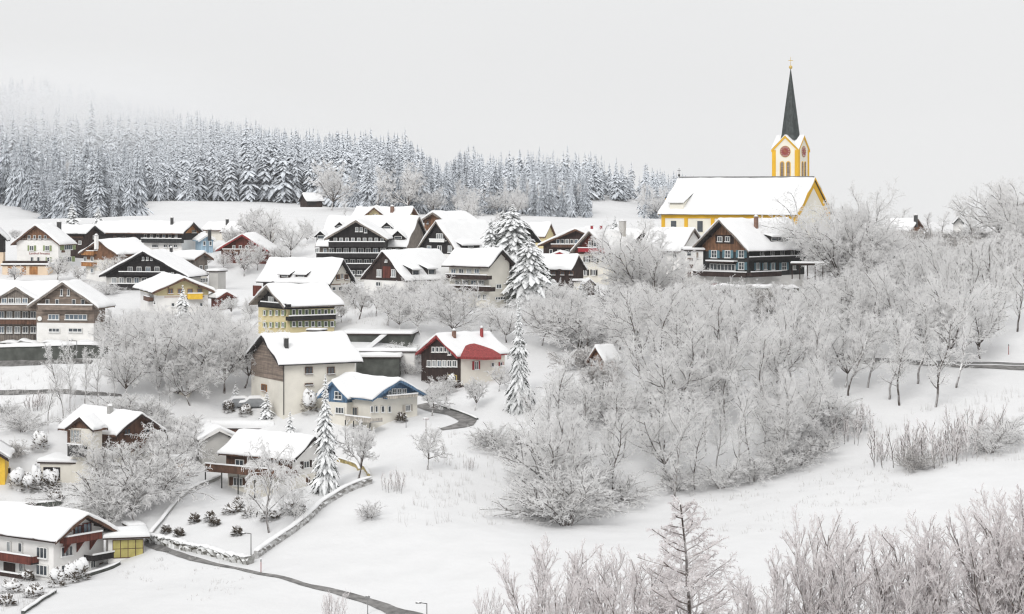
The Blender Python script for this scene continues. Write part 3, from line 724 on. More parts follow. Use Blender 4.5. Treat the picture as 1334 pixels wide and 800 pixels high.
h = HS['garage']; h.panel('f', 288.5, 304, 391, 402, 'wood_dark', 'door')
h = HS['lblue']; h.win('f', 266, 274, 2, 317, 3, 5.5); h.chimney(273, 299.5, 4, 'metal_dark', 306)
h = HS['redroof']; h.win('f', 305, 322, 3, 322, 4, 5, pane=WP); h.balcony('f', 290, 335, 325, 329.5, 'wood_brown', 1.)
h = HS['taupe']
h.win('f', 80.8, 89.8, 2, 381, 3.6, 9); h.win('f', 62.3, 108.6, 2, 393.5, 5.4, 7.5); h.win('f', 75, 96.7, 2, 393.5, 5, 7.5)
h.balcony('f', 49.5, 120, 397.5, 404, 'wood_taupe', 1.3, slab='wood_taupe')
h.win('f', 70.5, 70.5, 1, 413, 15, 7.2, pane='glass_blue'); h.win('f', 99.5, 99.5, 1, 413, 30, 7.2, pane='glass_blue')
h.win('f', 71, 71, 1, 430, 15, 5.5); h.win('f', 98.5, 98.5, 1, 430, 19, 5.5)
O, n_, A_ = h.plane('f'); a, z, _ = h.hit('f', 52.5, 415); p = O+A_*a; mb = MB(); mb.tube((p[0]-n_[0]*-.1, p[1]+n_[1]*.1, z), tuple(V(p[0], p[1], z)+n_*.28), .32, .34, 14); h.b(mb, 'satellite_dish', 'white_paint')
h = HS['flats']
for (yw, hw_, yb0, yb1) in ((391.5, 6, 397, 404.5), (410, 8, 416, 422.5), (429.5, 8, 0, 0)):
    h.win('f', -8 if yw > 400 else 6, 44 if yw > 400 else 33, 6 if yw > 400 else 4, yw, 7.6, hw_+1, pane=('glass_blue', 'glass', 'glass_pale'))
    if yb0: h.balcony('f', -20, 48, yb0, yb1, 'wood_taupe' if yw < 400 else 'wood_brown', 1.5, slab='wood_grey')
h = HS['dorm']
h.win('f', 434, 450.5, 3, 376, 4.6, 5, frame='plaster_white', mull=False); h.win('f', 439.5, 450.5, 2, 361, 4, 7, frame='wood_chestnut', pane='glass'); h.win('f', 445, 445, 1, 360, 3, 7, frame='wood_pale', pane='glass_pale')
h.panel('f', 431, 461, 369.5, 370.6, 'wood_chestnut', 'beam'); side_clad(h, 0, 9, 'wood_deep'); h.panel('s', 330, 341, 372, 386, 'wood_red', 'door', .12); h.win('s', 375, 420, 3, 376, 6, 5, frame='wood_brown')
h.dormer(364.5, 378, 362, 357.5, 'wood_deep'); h.dormer(385, 399.5, 362, 357.5, 'wood_deep')
h = HS['yellow']
for y in (407.5, 423): h.win('f', 346, 370, 4, y, 3.2, 6.8, shutter='green_paint', y1=y)
for y in (406.8, 422): h.win('s', 382, 432, 7, y, 4.4, 7.5, shutter='green_paint')
h.balcony('s', 377, 437.5, 411, 417, 'wood_dark', 1.2); side_clad(h, 4.0, 9, 'wood_dark'); h.win('f', 354, 354, 1, 390, 8, 7, pane='glass_pale'); h.balcony('f', 340, 372, 394.5, 399.5, 'wood_dark', 1.0)
t = flatbox('porch', '', '', 322, 402, 416, 430, 437, 2, 'plaster_cream', 20, .25, root=h.root, part='porch_wall')
h = HS['bigwhite']
h.win('s', 402, 430.6, 2, 482.6, 9, 9.5, frame='wood_brown'); h.win('s', 402, 402, 1, 500.5, 10, 3, frame='wood_brown'); h.chimney(372.8, 441, 5, 'metal_dark', 452)
front_clad(h, 3.5, 'wood_taupe'); h.win('f', 345, 345, 1, 505, 8, 9, frame='wood_orange')
O, n_, A_ = h.plane('s'); mb = MB(); p = O+A_*(h.og+.1)+n_*.09; mb.tube((p[0], p[1], h.zb-1), (p[0], p[1], h.ze), .06, .06); h.b(mb, 'drainpipe', 'metal_dark')
h = HS['blue']
h.win('f', 512.5, 526, 3, 511.5, 5.2, 11, cross=True); h.win('f', 507, 507, 1, 513, 3, 8); h.balcony('f', 505, 544, 514.5, 518.5, 'wood_pale', 1.0, slab='blue_paint')
h.win('f', 483.5, 489.5, 2, 533, 3.2, 8.5); h.win('f', 497.8, 506.5, 2, 533, 3.8, 8.5); h.win('f', 530.5, 530.5, 1, 531.5, 6, 8.5, shutter='wood_pale')
h.win('s', 463.5, 463.5, 1, 536, 7, 12, frame='wood_pale'); side_clad(h, 2.9, 9, 'blue_paint')
h.balcony('s', 450, 482, 543, 549, 'wood_pale', 2.2, posts=4, slab='concrete')
h = HS['blue2']; h.win('f', 441.5, 441.5, 1, 514, 10, 10.5, cross=True); h.win('f', 443.5, 443.5, 1, 534.5, 12, 8.5)
h = HS['redchalet']
h.win('f', 565.5, 586.5, 5, 455.3, 4, 7, snow_sill=False); h.win('f', 560, 593.5, 6, 473.6, 5.6, 8.6, pane=WP); side_clad(h, 0, 9, 'plaster_cream', .06, 1)
h.win('s', 619.7, 619.7, 1, 476, 5, 11, shutter='red_paint'); h.win('s', 641, 641, 1, 475, 4, 6); h.win('s', 652, 652, 1, 474, 3, 5, shutter='red_paint')
h.win('f', 590, 590, 1, 492, 12, 8, frame='wood_ochre'); h.chimney(591.5, 431, 4, 'brick', 439); h.chimney(627.5, 427.5, 3.2, 'red_tile', 438)
pts = []
for (a, b) in ((530,395),(560,330),(590,270),(640,250),(690,243),(760,262),(830,285),(900,310),(960,345),(1005,375),(1003,402),(800,408)):
    u, v, z = h.slope_hit(540+a/8.886, 420+b/8.886, h.snowt+.12); pts.append(h.P(u, v, z))
mb = MB(); mb.prism(pts, V(0, 0, -.34)); h.b(mb, 'eyebrow_roof', 'red_tile')
h = HS['lowwhite']
h.panel('s', 295, 322, 594, 608, 'wood_brown', 'cladding', .06); h.panel('s', 363, 381, 597, 613, 'wood_brown', 'cladding', .06)
h.win('s', 313, 313, 1, 603, 12, 9); h.win('s', 345, 345, 1, 604, 12, 10); h.balcony('s', 267.6, 376, 608.5, 619, 'wood_brown', 2.0, posts=6); h.win('s', 311, 311, 1, 627.5, 13, 11, shutter='wood_brown')
h.win('f', 398, 398, 1, 605, 6.5, 9.5, shutter='wood_deep'); h.panel('f', 398.6, 403.6, 621.5, 638, 'wood_brown', 'door'); h.win('f', 411, 411, 1, 628, 5, 8)
h = HS['leftmid']
h.win('f', 165, 190, 2, 562, 7, 8, frame='wood_brown'); h.chimney(143.5, 529.5, 6, 'concrete', 537); h.win('f', 165, 190, 2, 590, 6, 7); side_clad(h, 2.7, 9, 'wood_brown', 0, .9)
h = HS['leftmid2']
h.win('f', 99, 99, 1, 568, 14, 17, pane='glass_pale', frame='wood_pale', snow_sill=False); front_clad(h, 5.6, 'wood_brown'); h.balcony('f', 88, 107, 579.5, 595, 'metal_dark', 1.0)
t = flatbox('garage', 'flat-roofed cream garage with dark opening below the brown-gabled house', 'garage', None, 52, 103, 601.5, 627, 6, 'plaster_cream', 8, .45)
fb_panel(t, .09, .52, .1, 1.75, 'wood_dark')  # no door: dark panel paints the shade inside the open garage front
h = HS['yellowleft']; h.win('f', 3, 3, 1, 606, 4, 7, frame='wood_deep'); h.balcony('f', -5, 13, 610, 617, 'wood_deep', 1)
h = HS['bottomleft']
h.win('f', 100.5, 100.5, 1, 690, 8, 11, pane='glass_blue', frame='wood_red'); h.win('f', 112.3, 112.3, 1, 687, 8.5, 15, pane='glass_blue', frame='wood_red'); h.balcony('f', 88, 133, 696, 705.5, 'wood_red', 1.3, slab='wood_red', under='wood_red')
h.win('f', 86, 86, 1, 718, 12, 13.5); h.win('f', 86, 86, 1, 741, 12, 12.5); h.win('f', 120, 120, 1, 735, 5.5, 10); h.panel('f', 129.5, 134.5, 733, 749, 'wood_brown', 'door'); h.win('f', 142.5, 142.5, 1, 739, 6, 10)
h.win('s', 55.8, 55.8, 1, 720, 17, 15, cross=False); h.win('s', 55.6, 55.6, 1, 742.5, 18, 14); h.balcony('s', -30, 40, 720, 731, 'wood_red', 1.2); h.win('s', 12.5, 12.5, 1, 712, 6.5, 14, pane='glass_pale'); h.win('s', 27.5, 27.5, 1, 713, 6.5, 13)
h.win('s', 29, 29, 1, 738, 7, 14); h.panel('s', 5, 20, 733, 749, 'wood_deep', 'wall_panel'); h.balcony('s', -30, 34, 745, 751, 'wood_deep', 1.2)
h.balcony('f', 122, 151, 721, 729, 'wood_dark', 1.6)
# snow-roofed car port with yellow glazing
t = flatbox('carport', 'snow-roofed car port with yellow glazed panels beside the large white house', 'carport', None, 141, 187.5, 700, 729, 4.5, 'plaster_white', -14, .5, over=.6)
fb_panel(t, .12, .99, .10, 2.15, 'wood_brown', 'frame', .06)
for i in range(4):
    for j in range(2): fb_panel(t, .14+.212*i, .14+.212*i+.19, .2+.98*j, 1.1+.98*j, 'panel_yellow', 'pane', .09)
h = HS['hotel']
h.win('f', 465, 476.5, 3, 299, 3.8, 6, pane=WP); h.win('f', 437, 498, 9, 312.3, 4.6, 5, pane='glass_pale'); h.balcony('f', 428, 501, 315.3, 322, 'wood_dark', 1.2, snowtop=True)
h.win('f', 432, 499, 8, 326.3, 7, 6.4, pane=WP); h.balcony('f', 412, 512, 330, 335.6, 'wood_dark', 1.5)
h.win('f', 432, 496, 8, 340.5, 7, 5.6, pane=WP); h.balcony('f', 424, 504, 343.8, 349.5, 'wood_dark', 1.3); h.win('f', 432, 496, 8, 355, 7, 6, pane=WP)
h = HS['hotel2']
h.dormer(411.5, 424.5, 312, 305, 'wood_dark', gable=True); h.dormer(509.5, 528, 312.5, 305.5, 'wood_dark', gable=True); h.dormer(438, 448, 297, 292.5, 'wood_dark', gable=True); h.dormer(498, 511, 299, 293.5, 'wood_dark', gable=True)
h.win('s', 413, 424, 2, 326.5, 5, 6, pane=WP); h.win('s', 508, 528, 3, 326.5, 5, 6, pane=WP)
h = HS['behind']; h.win('f', 487, 490.5, 2, 281, 2.4, 4.2); h = HS['behind2']; h.chimney(511, 269, 4, 'brick', 276); h.win('f', 539, 539, 1, 279, 3, 3)
h = HS['backbrown']; h.win('f', 558, 558, 1, 290, 3, 4, frame='wood_brown')
h = HS['aframe']
h.win('f', 573.5, 573.5, 1, 308.5, 9, 8.5, pane='glass_pale'); h.balcony('f', 559.5, 578.5, 312, 315.5, 'white_paint', .8); h.win('f', 559.7, 587, 3, 324.5, 5.5, 9, pane=WP); h.dormer(601, 625, 323.5, 319.5, 'wood_dark')
h = HS['centre']
h.win('f', 494.7, 513.5, 2, 356, 6, 10, pane='glass_pale'); h.win('f', 493.8, 493.8, 1, 370, 7, 6); h.win('s', 534, 534, 1, 373, 5, 12, pane='glass_pale'); h.win('s', 553, 553, 1, 371, 7, 6)
h.dormer(536.5, 546.5, 359.5, 351.5, 'wood_dark'); h.dormer(556.5, 567.5, 358.5, 350.5, 'wood_dark'); h.win('f', 504, 504, 1, 340, 3, 3.4, pane='glass_pale'); h.panel('f', 499, 509, 347, 362, 'wood_red', 'cladding', .07)
h = HS['balconies']
h.win('s', 591.5, 622, 4, 353.2, 6.5, 6, pane=WP); h.balcony('s', 581, 634, 358, 363.6, 'wood_deep', 1.4); h.win('s', 597, 628, 4, 368, 7, 6, pane=WP); h.balcony('s', 584, 638.5, 372.7, 379, 'wood_deep', 1.4)
h.win('s', 625, 632, 2, 387, 4.5, 7); h.win('f', 649, 649, 1, 373, 7, 6, pane='glass'); h.win('f', 651, 651, 1, 388.5, 13, 4)
h = HS['brownwide']; h.win('f', 727, 751, 5, 314.5, 4.6, 6, pane=WP); h.balcony('f', 718, 760, 318.5, 322.5, 'wood_brown', 1.2)
h.win('f', 718, 750, 4, 328, 4.6, 6, pane=WP); h.chimney(771, 294.5, 3, 'red_paint', 299); h.chimney(783, 294.5, 3, 'red_paint', 299)
h = HS['redbal']
h.win('f', 775.8, 775.8, 1, 316.5, 4, 10, shutter='wood_dark'); h.win('f', 769, 769, 1, 318, 4, 8, pane='glass_pale'); h.balcony('f', 753, 789, 323.3, 328.5, 'red_paint', .9)
h.win('f', 765, 775.5, 2, 337.5, 4.5, 8, shutter='wood_dark'); h.win('f', 763, 774, 2, 355, 4.5, 7.5, shutter='wood_dark'); h.win('f', 786, 786, 1, 337, 4, 5); h.chimney(811, 288.5, 7, 'plaster_grey', 300)
h = HS['lowdark']; h.win('s', 722, 745, 3, 356, 5, 5, frame='wood_brown')
t = flatbox('porch', '', '', 380, 748, 764, 366, 375, 3, 'plaster_cream', 0, .3, root=HS['lowdark'].root, part='porch_wall')
h = HS['teal']
h.panel('f', 932.5, 956.5, 306, 317.5, 'wood_deep', 'window_surround', .12); h.win('f', 939, 949, 2, 311.5, 5.6, 7, prd=.18)
h.win('f', 931, 966.5, 3, 331, 6.6, 10, shutter='teal_paint', cross=True); h.win('f', 943, 943, 1, 348, 30, 8.5, prd=.3); h.win('f', 966.7, 966.7, 1, 346.5, 6.6, 10, shutter='teal_paint', cross=True)
h.panel('f', 924.5, 961, 340.5, 342.2, 'wood_deep', 'awning', 1.0, 1.0, snowtop=True)
h.win('s', 986, 1006, 3, 347, 4.4, 9.5, shutter='teal_paint'); h.win('s', 1020.5, 1020.5, 1, 347, 7, 10, shutter='teal_paint', cross=True); h.win('s', 1034, 1034, 1, 348, 4, 7)
h.win('s', 992, 1045, 5, 329.5, 5, 7, pane=WP); h.balcony('s', 977, 1056, 334, 338.4, 'wood_dark', 1.1)
h.balcony('f', 901, 972, 354, 360.5, 'wood_deep', 1.8); h.balcony('s', 979, 1018, 354, 360.5, 'wood_deep', 1.8)
h.win('f', 944, 972, 5, 369.7, 4, 4.6, pane='glass'); h.panel('f', 926, 934, 369, 373, 'red_paint', 'bench')
h.dormer(1004, 1037, 314.5, 309, 'wood_dark', nwin=4, T=.4, k=.25); h.chimney(985, 282.5, 4.2, 'brick', 296)
t = flatbox('annex', '', '', 364, 893, 916, 325.5, 372, 6, 'plaster_white', 0, .4, root=h.root, part='annex_wall')
for (a, b, z0, z1, m) in ((.12, .42, 2.9, 3.5, 'wood_brown'), (.12, .42, 4.1, 4.6, 'wood_brown'), (.1, .3, 5.0, 5.7, 'glass'), (.62, .72, 4.3, 5.5, 'wood_taupe'), (.62, .8, 1.6, 2.6, 'glass'), (.12, .3, 1.5, 2.3, 'wood_brown')):
    fb_panel(t, a, b, z0, z1, m, 'window' if 'glass' in m else 'shutter', .08)
t = flatbox('porch', '', '', 352, 1032, 1072, 343, 345, .3, 'wood_deep', 6, .3, over=.2, root=h.root, part='porch_beam', drop=.1)
mb = MB()
for k in range(5): mb.obox(t['O'], t['A'], t['B'], t['w']*k/4-.08, t['w']*k/4+.08, .1, .26, zpix(364, 352), t['zb']-.102)
mb.build('post', 'wood_deep', h.root, h.O)
h = HS['frontroof']; h.win('s', 850, 880, 3, 334, 5, 6)
h = HS['woodcabin']; h.win('f', 776, 776, 1, 472, 5, 6, frame='wood_brown')
h = HS['farright']; h.chimney(1193, 280.5, 4, 'metal_dark', 288); side_clad(h, 0, 9, 'wood_chestnut')
h = HS['farright2']; h.win('f', 1247, 1247, 1, 296, 3, 5, frame='wood_red')
h = HS['hut']; h.panel('s', 400, 412, 262.5, 267.5, 'wood_dark', 'door')
h = HS['edgebarn']; h.win('f', 3, 3, 1, 330, 3, 4)
HS['farroof2'].chimney(296, 286, 3, 'metal_dark', 292); HS['farroof'].chimney(352, 286, 3, 'metal_dark', 292)

# ---- church details and tower
h = HS['church']; O, n_, A_ = h.plane('s')
lo, hi = h.og, h.L-h.og; ez = h.zs(h.hw)-.3
mb = MB(); mb.obox(O, A_, n_, lo-.02, hi+.02, -.05, .12, ez-1.0, ez); h.b(mb, 'cornice_band', 'church_yellow')
for k in range(6):
    v = lo+(hi-lo)*(.0+k/5.)-.35*(k == 5)*2; mb = MB(); mb.obox(O, A_, n_, v, v+.7, -.05, .14, h.zb, ez-1.002); h.b(mb, 'pilaster', 'church_yellow')
for k in range(5):
    v = lo+(hi-lo)*((k+.5)/5.); mb = MB(); mb.obox(O, A_, n_, v-.5, v+.9, -.05, .07, ez-3.6, ez-1.4); w_ = h.b(mb, 'window', 'church_white')
    mb = MB(); mb.obox(O, A_, n_, v-.35, v+.75, -.05, .1, ez-3.5, ez-1.5); h.sub(mb, 'pane', 'glass', w_)
for q in (-1, 1):   # raking gable bands
    mb = MB(); e = h.hw*1.0
    mb.prism([h.P(q*e, h.og-.12, h.zs(e)-.34), h.P(0, h.og-.12, h.za-.34), h.P(0, h.og-.12, h.za-1.7), h.P(q*e, h.og-.12, h.zs(e)-1.7)], h.R*.11); h.b(mb, 'gable_band', 'church_yellow')
mb = MB(); mb.obox(h.P(0, 0, 0), h.R, h.U, .2, h.L-.2, -.14, .14, h.za+.1, h.za+.36); h.b(mb, 'ridge_cap', 'metal')
h.dormer(872.5, 890, 273, 264, 'church_white', k=.55, T=.25, nwin=0)
p = pix(869.3, 275, h.P(-h.hw*.5, h.L-1, 0)[1]); mb = MB(); mb.obox(V(p[0], p[1], 0), V(1, 0, 0), V(0, 1, 0), -.32, .32, -.3, 1.2, p[2]-3, p[2]+2.4); pl = h.b(mb, 'pilaster', 'church_yellow')
mb = MB(); mb.obox(V(p[0], p[1], 0), V(1, 0, 0), V(0, 1, 0), -.42, .42, -.4, 1.3, p[2]+2.402, p[2]+2.6); h.sub(mb, 'cap', 'slate', pl)
p = h.P(0, h.L-.1, h.za+.3); mb = MB(); mb.blob(p+V(0, 0, .3), (.22, .22, .28), 1, amp=0); mb.tube(p+V(0, 0, .4), p+V(0, 0, 1.7), .04, .04); mb.obox(p, V(1, 0, 0), V(0, 1, 0), -.3, .3, -.04, .04, p[2]+1.15, p[2]+1.24); h.b(mb, 'finial', 'metal_dark')
T0 = pix(1040, 231.5, 405.); W = 5.2; R_, U_ = h.R, h.U; zc = zpix(195, 405.5); zp = zpix(177.2, 407); z_b = h.zb-3
C = T0+R_*W/2+U_*W/2; rt = h.root
def tp(a, b, z): p = C+U_*a+R_*b; return V(p[0], p[1], z)
mb = MB(); hw = W/2; mb.obox(C, U_, R_, -hw, hw, -hw, hw, z_b, zc)
for (d, e) in ((U_, R_), (R_, U_)):
    for s_ in (-1, 1):
        a = C+e*s_*hw; P3 = [V(*(a-d*hw)[:2], zc+.001), V(*(a+d*hw)[:2], zc+.001), V(*a[:2], zp-.15)]; mb.prism(P3, -e*s_*.5)
tw = h.b(mb, 'tower', 'church_white')
mb = MB()   # helm: rhombic roof under snow
for (d, e) in ((U_, R_), (R_, U_)):
    for s_ in (-1, 1):
        g = C+e*s_*(hw+.18)
        for q in (-1, 1):
            k = g+d*q*(hw+.22); cc = tp(0, 0, 0)
            mb.prism([V(*g[:2], zp+.10), V(*k[:2], zc-.02), V(*cc[:2], zp+.10)], V(0, 0, .16))
h.sub(mb, 'snow', snow, tw)
for (d, e) in ((U_, R_), (R_, U_)):
    for s_ in (-1, 1):
        g = C+e*s_*(hw+.02)
        for q in (-1, 1):
            mb = MB(); k = g+d*q*(hw+.12); mb.prism([V(*g[:2], zp+.08), V(*k[:2], zc-.05), V(*k[:2], zc-.42), V(*g[:2], zp-.35)], e*s_*.16); h.sub(mb, 'verge', 'church_yellow', tw)
for a in (-1, 1):
    for b in (-1, 1):
        mb = MB(); c = tp(a*(hw-.33), b*(hw-.33), 0); mb.obox(c, U_, R_, -.38, .38, -.38, .38, z_b, zc-.05); h.sub(mb, 'corner_pilaster', 'church_yellow' if (a, b) == (-1, -1) or (a, b) == (1, 1) or True else 'church_white', tw)
FACES = [(-U_, R_), (-R_, U_), (U_, R_), (R_, U_)]
for (n2, d2) in FACES:
    g = C+n2*hw; zcl = zpix(197.2, 404)
    def disc(r0, r1, z, o0, o1, k=24):
        mb = MB(); ring = lambda r, o: [V(*(g+n2*o+d2*r*cos(2*pi*i/k))[:2], z+r*sin(2*pi*i/k)) for i in range(k)]
        mb.prism(ring(r1, o0), n2*(o1-o0)); return mb
    c_ = h.b(disc(0, 1.08, zcl, -.02, .06), 'clock', 'gold')
    h.sub(disc(0, 1.0, zcl, .04, .085), 'clock_face', 'clock_red', c_)
    mb = MB()
    for i in range(12):
        a = 2*pi*i/12; d_ = V(*(d2*cos(a))[:2], sin(a)); t_ = V(*(d2*-sin(a))[:2], cos(a)); cc = V(*g[:2], zcl)+n2*.088
        mb.prism([cc+d_*.66-t_*.055, cc+d_*.9-t_*.07, cc+d_*.9+t_*.07, cc+d_*.66+t_*.055], n2*.03)
    h.sub(mb, 'hour_mark', 'church_white', c_)
    mb = MB()
    for (a, L_) in ((radians(60), .75), (radians(200), .5)):
        d_ = V(*(d2*cos(a))[:2], sin(a)); t_ = V(*(d2*-sin(a))[:2], cos(a)); cc = V(*g[:2], zcl)+n2*.12
        mb.prism([cc-d_*.15-t_*.05, cc+d_*L_-t_*.02, cc+d_*L_+t_*.02, cc-d_*.15+t_*.05], n2*.03)
    h.sub(mb, 'clock_hand', 'gold', c_)
    for s_ in (-.62, .62):
        for (ww, o, nm, mt_) in ((.46, .05, 'belfry_window', 'church_yellow'), (.30, .09, 'louvre', 'wood_taupe')):
            z0, z1 = zpix(229.5, 404), zpix(213, 404)
            k = 8; P3 = [V(*(g+d2*(s_-ww))[:2], z0), V(*(g+d2*(s_+ww))[:2], z0)]+[V(*(g+d2*(s_+ww*cos(pi*i/k)))[:2], z1+ww*sin(pi*i/k)) for i in range(k+1)]
            mb = MB(); mb.prism([p+n2*-.05 for p in P3], n2*(o+.05)); o_ = h.sub(mb, nm, mt_, tw)
zs0, zs1 = zpix(175.6, 407), zpix(89.5, 407)
mb = MB(); k = 8
ring = lambda r, z: [tp(r*cos(pi/8+2*pi*i/k+.3), r*sin(pi/8+2*pi*i/k+.3), z) for i in range(k)]
prof = [(2.0, zs0-.9), (1.78, zs0), (1.15, zs0+(zs1-zs0)*.38), (.52, zs0+(zs1-zs0)*.74), (.06, zs1)]
G = [ring(r, z) for r, z in prof]; mb.grid(G, False, True); sp_ = h.sub(mb, 'spire', 'slate', tw)
p = tp(0, 0, zs1)
mb = MB(); mb.blob(p+V(0, 0, .35), (.34, .34, .36), 1, amp=0); h.sub(mb, 'gold_ball', 'gold', tw)
mb = MB(); mb.tube(p, p+V(0, 0, 2.3), .05, .04); mb.obox(p, V(1, 0, 0), V(0, 1, 0), -.42, .42, -.04, .04, p[2]+1.55, p[2]+1.66); h.sub(mb, 'cross', 'gold', tw)

# ---- flat things in the village
t = flatbox('parking_deck', 'dark parking deck wall with snowy ramp behind the plain cream house', 'parking deck', 325, 447, 535, 434.5, 452, 10, 'dark_concrete', 6, .35)
O_, A2, B2 = t['O'], t['A'], t['B']
mb = MB(); w = t['w']; mb.prism([V(*(O_+A2*w*.28-B2*1.6)[:2], t['zb']-.6), V(*(O_+A2*w*.37-B2*1.6)[:2], t['zb']-.6), V(*(O_+A2*w*.66-B2*1.6)[:2], t['zt']-.1), V(*(O_+A2*w*.57-B2*1.6)[:2], t['zt']-.1)], B2*1.5); mb.build('ramp', snow, t['root'], t['o'])
t = flatbox('garden_terrace', 'long white parapet terrace below the dark parking deck', 'terrace', 316, 462, 540, 457.5, 463, 2.5, 'plaster_white', 2, .35)
t2 = flatbox('covered_walk', 'low dark covered walk with snow roof right of the plain cream house', 'walkway', 313, 464, 520, 465, 474, 3, 'dark_concrete', 2, .5)
t = flatbox('garage', 'low earth-roofed garage with brown fascia under a snow mound', 'garage', None, 262, 355, 557.5, 562, 8, 'brick', 3, 1.0)
t = flatbox('woodshed', 'small brown shed with snow roof against the plain cream house', 'shed', None, 389, 414, 507.5, 529, 3, 'wood_brown', 20, .5)
fb_panel(t, .1, .55, .2, 1.7, 'wood_orange')
t = flatbox('shed', 'small brown shed half hidden behind the weeping tree at left', 'shed', None, 229, 246, 599, 620, 3, 'wood_brown', -20, .4)
fb_panel(t, .15, .5, .1, 1.6, 'wood_orange')
t = flatbox('garage', 'tiny pale garage at the head of the garden path', 'garage', None, 171, 186, 686, 694, 3, 'plaster_cream', -25, .3)
t = flatbox('shed', 'pale shed with snow roof behind the slim trees at left', 'shed', None, 218, 246, 509, 512.5, 4, 'plaster_cream', 4, .6)
# ------------------------------------------------------------------ trees
def norm(v): return v/ (sqrt(v[0]*v[0]+v[1]*v[1]+v[2]*v[2])+1e-9)
def grow(seed, Hh, kind):
    """branching skeleton -> list of (x0,y0,z0,x1,y1,z1,r0,r1,level)"""
    rg = random.Random(seed); U = rg.uniform; S = []
    P = {
     'round':  dict(trunk=.20, lead=.55, n=[9, 7, 6, 2], ang=[50, 46, 46, 50], len=[.50, .62, .58, .5], up=[.04, -.06, -.10, -.15], r=[.018, .009], wob=.24, start=.12, cone=0),
     'dense':  dict(trunk=.16, lead=.55, n=[11, 9, 7, 3], ang=[50, 46, 46, 50], len=[.50, .60, .55, .5], up=[.02, -.06, -.12, -.2], r=[.018, .009], wob=.24, start=.10, cone=0),
     'tall':   dict(trunk=.95, lead=1.0, n=[20, 8, 6, 2], ang=[44, 48, 48, 50], len=[.34, .50, .58, .5], up=[.16, .02, -.04, -.05], r=[.0115, .006], wob=.20, start=.22, cone=.5),
     'upright':dict(trunk=.97, lead=1.0, n=[24, 9, 7, 3], ang=[33, 32, 34, 34], len=[.42, .42, .50, .5], up=[.22, .16, .12, .10], r=[.0075, .006], wob=.13, start=.10, cone=.55),
     'fan':    dict(trunk=.22, lead=.5, n=[15, 8, 5, 2], ang=[36, 34, 36, 36], len=[.30, .50, .50, .5], up=[.20, .14, .10, .10], r=[.010, .006], wob=.12, start=.08, cone=.25),
     'larch':  dict(trunk=.99, lead=1.0, n=[66, 12, 7, 3], ang=[62, 48, 44, 45], len=[.40, .36, .5, .5], up=[.14, -.10, -.2, -.3], r=[.009, .006], wob=.12, start=.10, cone=.86),
     'weep':   dict(trunk=.6, lead=.8, n=[18, 9, 7, 3], ang=[52, 44, 40, 35], len=[.42, .55, .6, .6], up=[-.10, -.30, -.6, -.8], r=[.016, .008], wob=.15, start=.28, cone=.2),
     'fruit':  dict(trunk=.22, lead=.45, n=[8, 8, 6, 3], ang=[55, 50, 48, 48], len=[.60, .60, .55, .5], up=[.1, .03, -.02, 0], r=[.03, .015], wob=.28, start=.3, cone=0),
    }.get(kind)
    def branch(p, d, L, r, lev, nlev, up, nseg):
        pts = [p]; dirs = [d]; q = p; seg = L/nseg; w = P['wob']*(1+.3*lev) if P else .2
        for i in range(nseg):
            d = norm((d[0]+U(-w, w), d[1]+U(-w, w), d[2]+U(-w, w)*.7+up*(i+1)/nseg)); d = (d[0], d[1], d[2]) if not isinstance(d, tuple) else d
            n_ = (q[0]+d[0]*seg, q[1]+d[1]*seg, q[2]+d[2]*seg)
            ra = r*(1-i/nseg*.72); rb = r*(1-(i+1)/nseg*.72)
            S.append((*q, *n_, max(ra, .010), max(rb, .009), lev)); q = n_; pts.append(q); dirs.append(d)
        return pts, dirs
    def norm3(v):
        k = 1/(sqrt(v[0]**2+v[1]**2+v[2]**2)+1e-9); return (v[0]*k, v[1]*k, v[2]*k)
    nonlocal_norm = norm3
    globals()['norm'] = norm3
    def side(d, ang, az):
        a = norm3((d[1], -d[0], 0.001)) if abs(d[2]) < .99 else (1, 0, 0)
        b = (d[1]*a[2]-d[2]*a[1], d[2]*a[0]-d[0]*a[2], d[0]*a[1]-d[1]*a[0])
        ca, sa = cos(ang), sin(ang); return norm3(tuple(d[i]*ca+sa*(a[i]*cos(az)+b[i]*sin(az)) for i in range(3)))
    def spawn(pts, dirs, L, r, lev, maxlev):
        if lev > maxlev: return
        n = P['n'][lev]; st = P['start'] if lev == 0 else .18
        for k in range(n):
            t = st+(1-st)*((k+U(.1, .9))/n); f = t*(len(pts)-1); i = min(int(f), len(pts)-2); u = f-i
            p = tuple(pts[i][j]+(pts[i+1][j]-pts[i][j])*u for j in range(3)); d = dirs[i+1]
            az = k*2.4+U(-.5, .5) if lev == 0 else U(0, 6.28)
            ang = radians(P['ang'][lev]*U(.75, 1.2)*(1 if lev else (1.1-.45*t if kind != 'larch' else 1.15-.3*t)))
            ln = L*P['len'][lev]*U(.7, 1.15)*((1-P['cone']*t) if lev == 0 else (1-.45*t))
            if lev == 0 and kind in ('tall', 'upright') and t < .3: ln *= .75
            rr = r*(.42 if lev else .38)*(1-.3*t)
            d2 = side(d, ang, az)
            ps, ds = branch(p, d2, ln, rr, lev+1, maxlev, P['up'][lev], (6, 5, 4, 2)[lev])
            spawn(ps, ds, ln, rr, lev+1, maxlev)
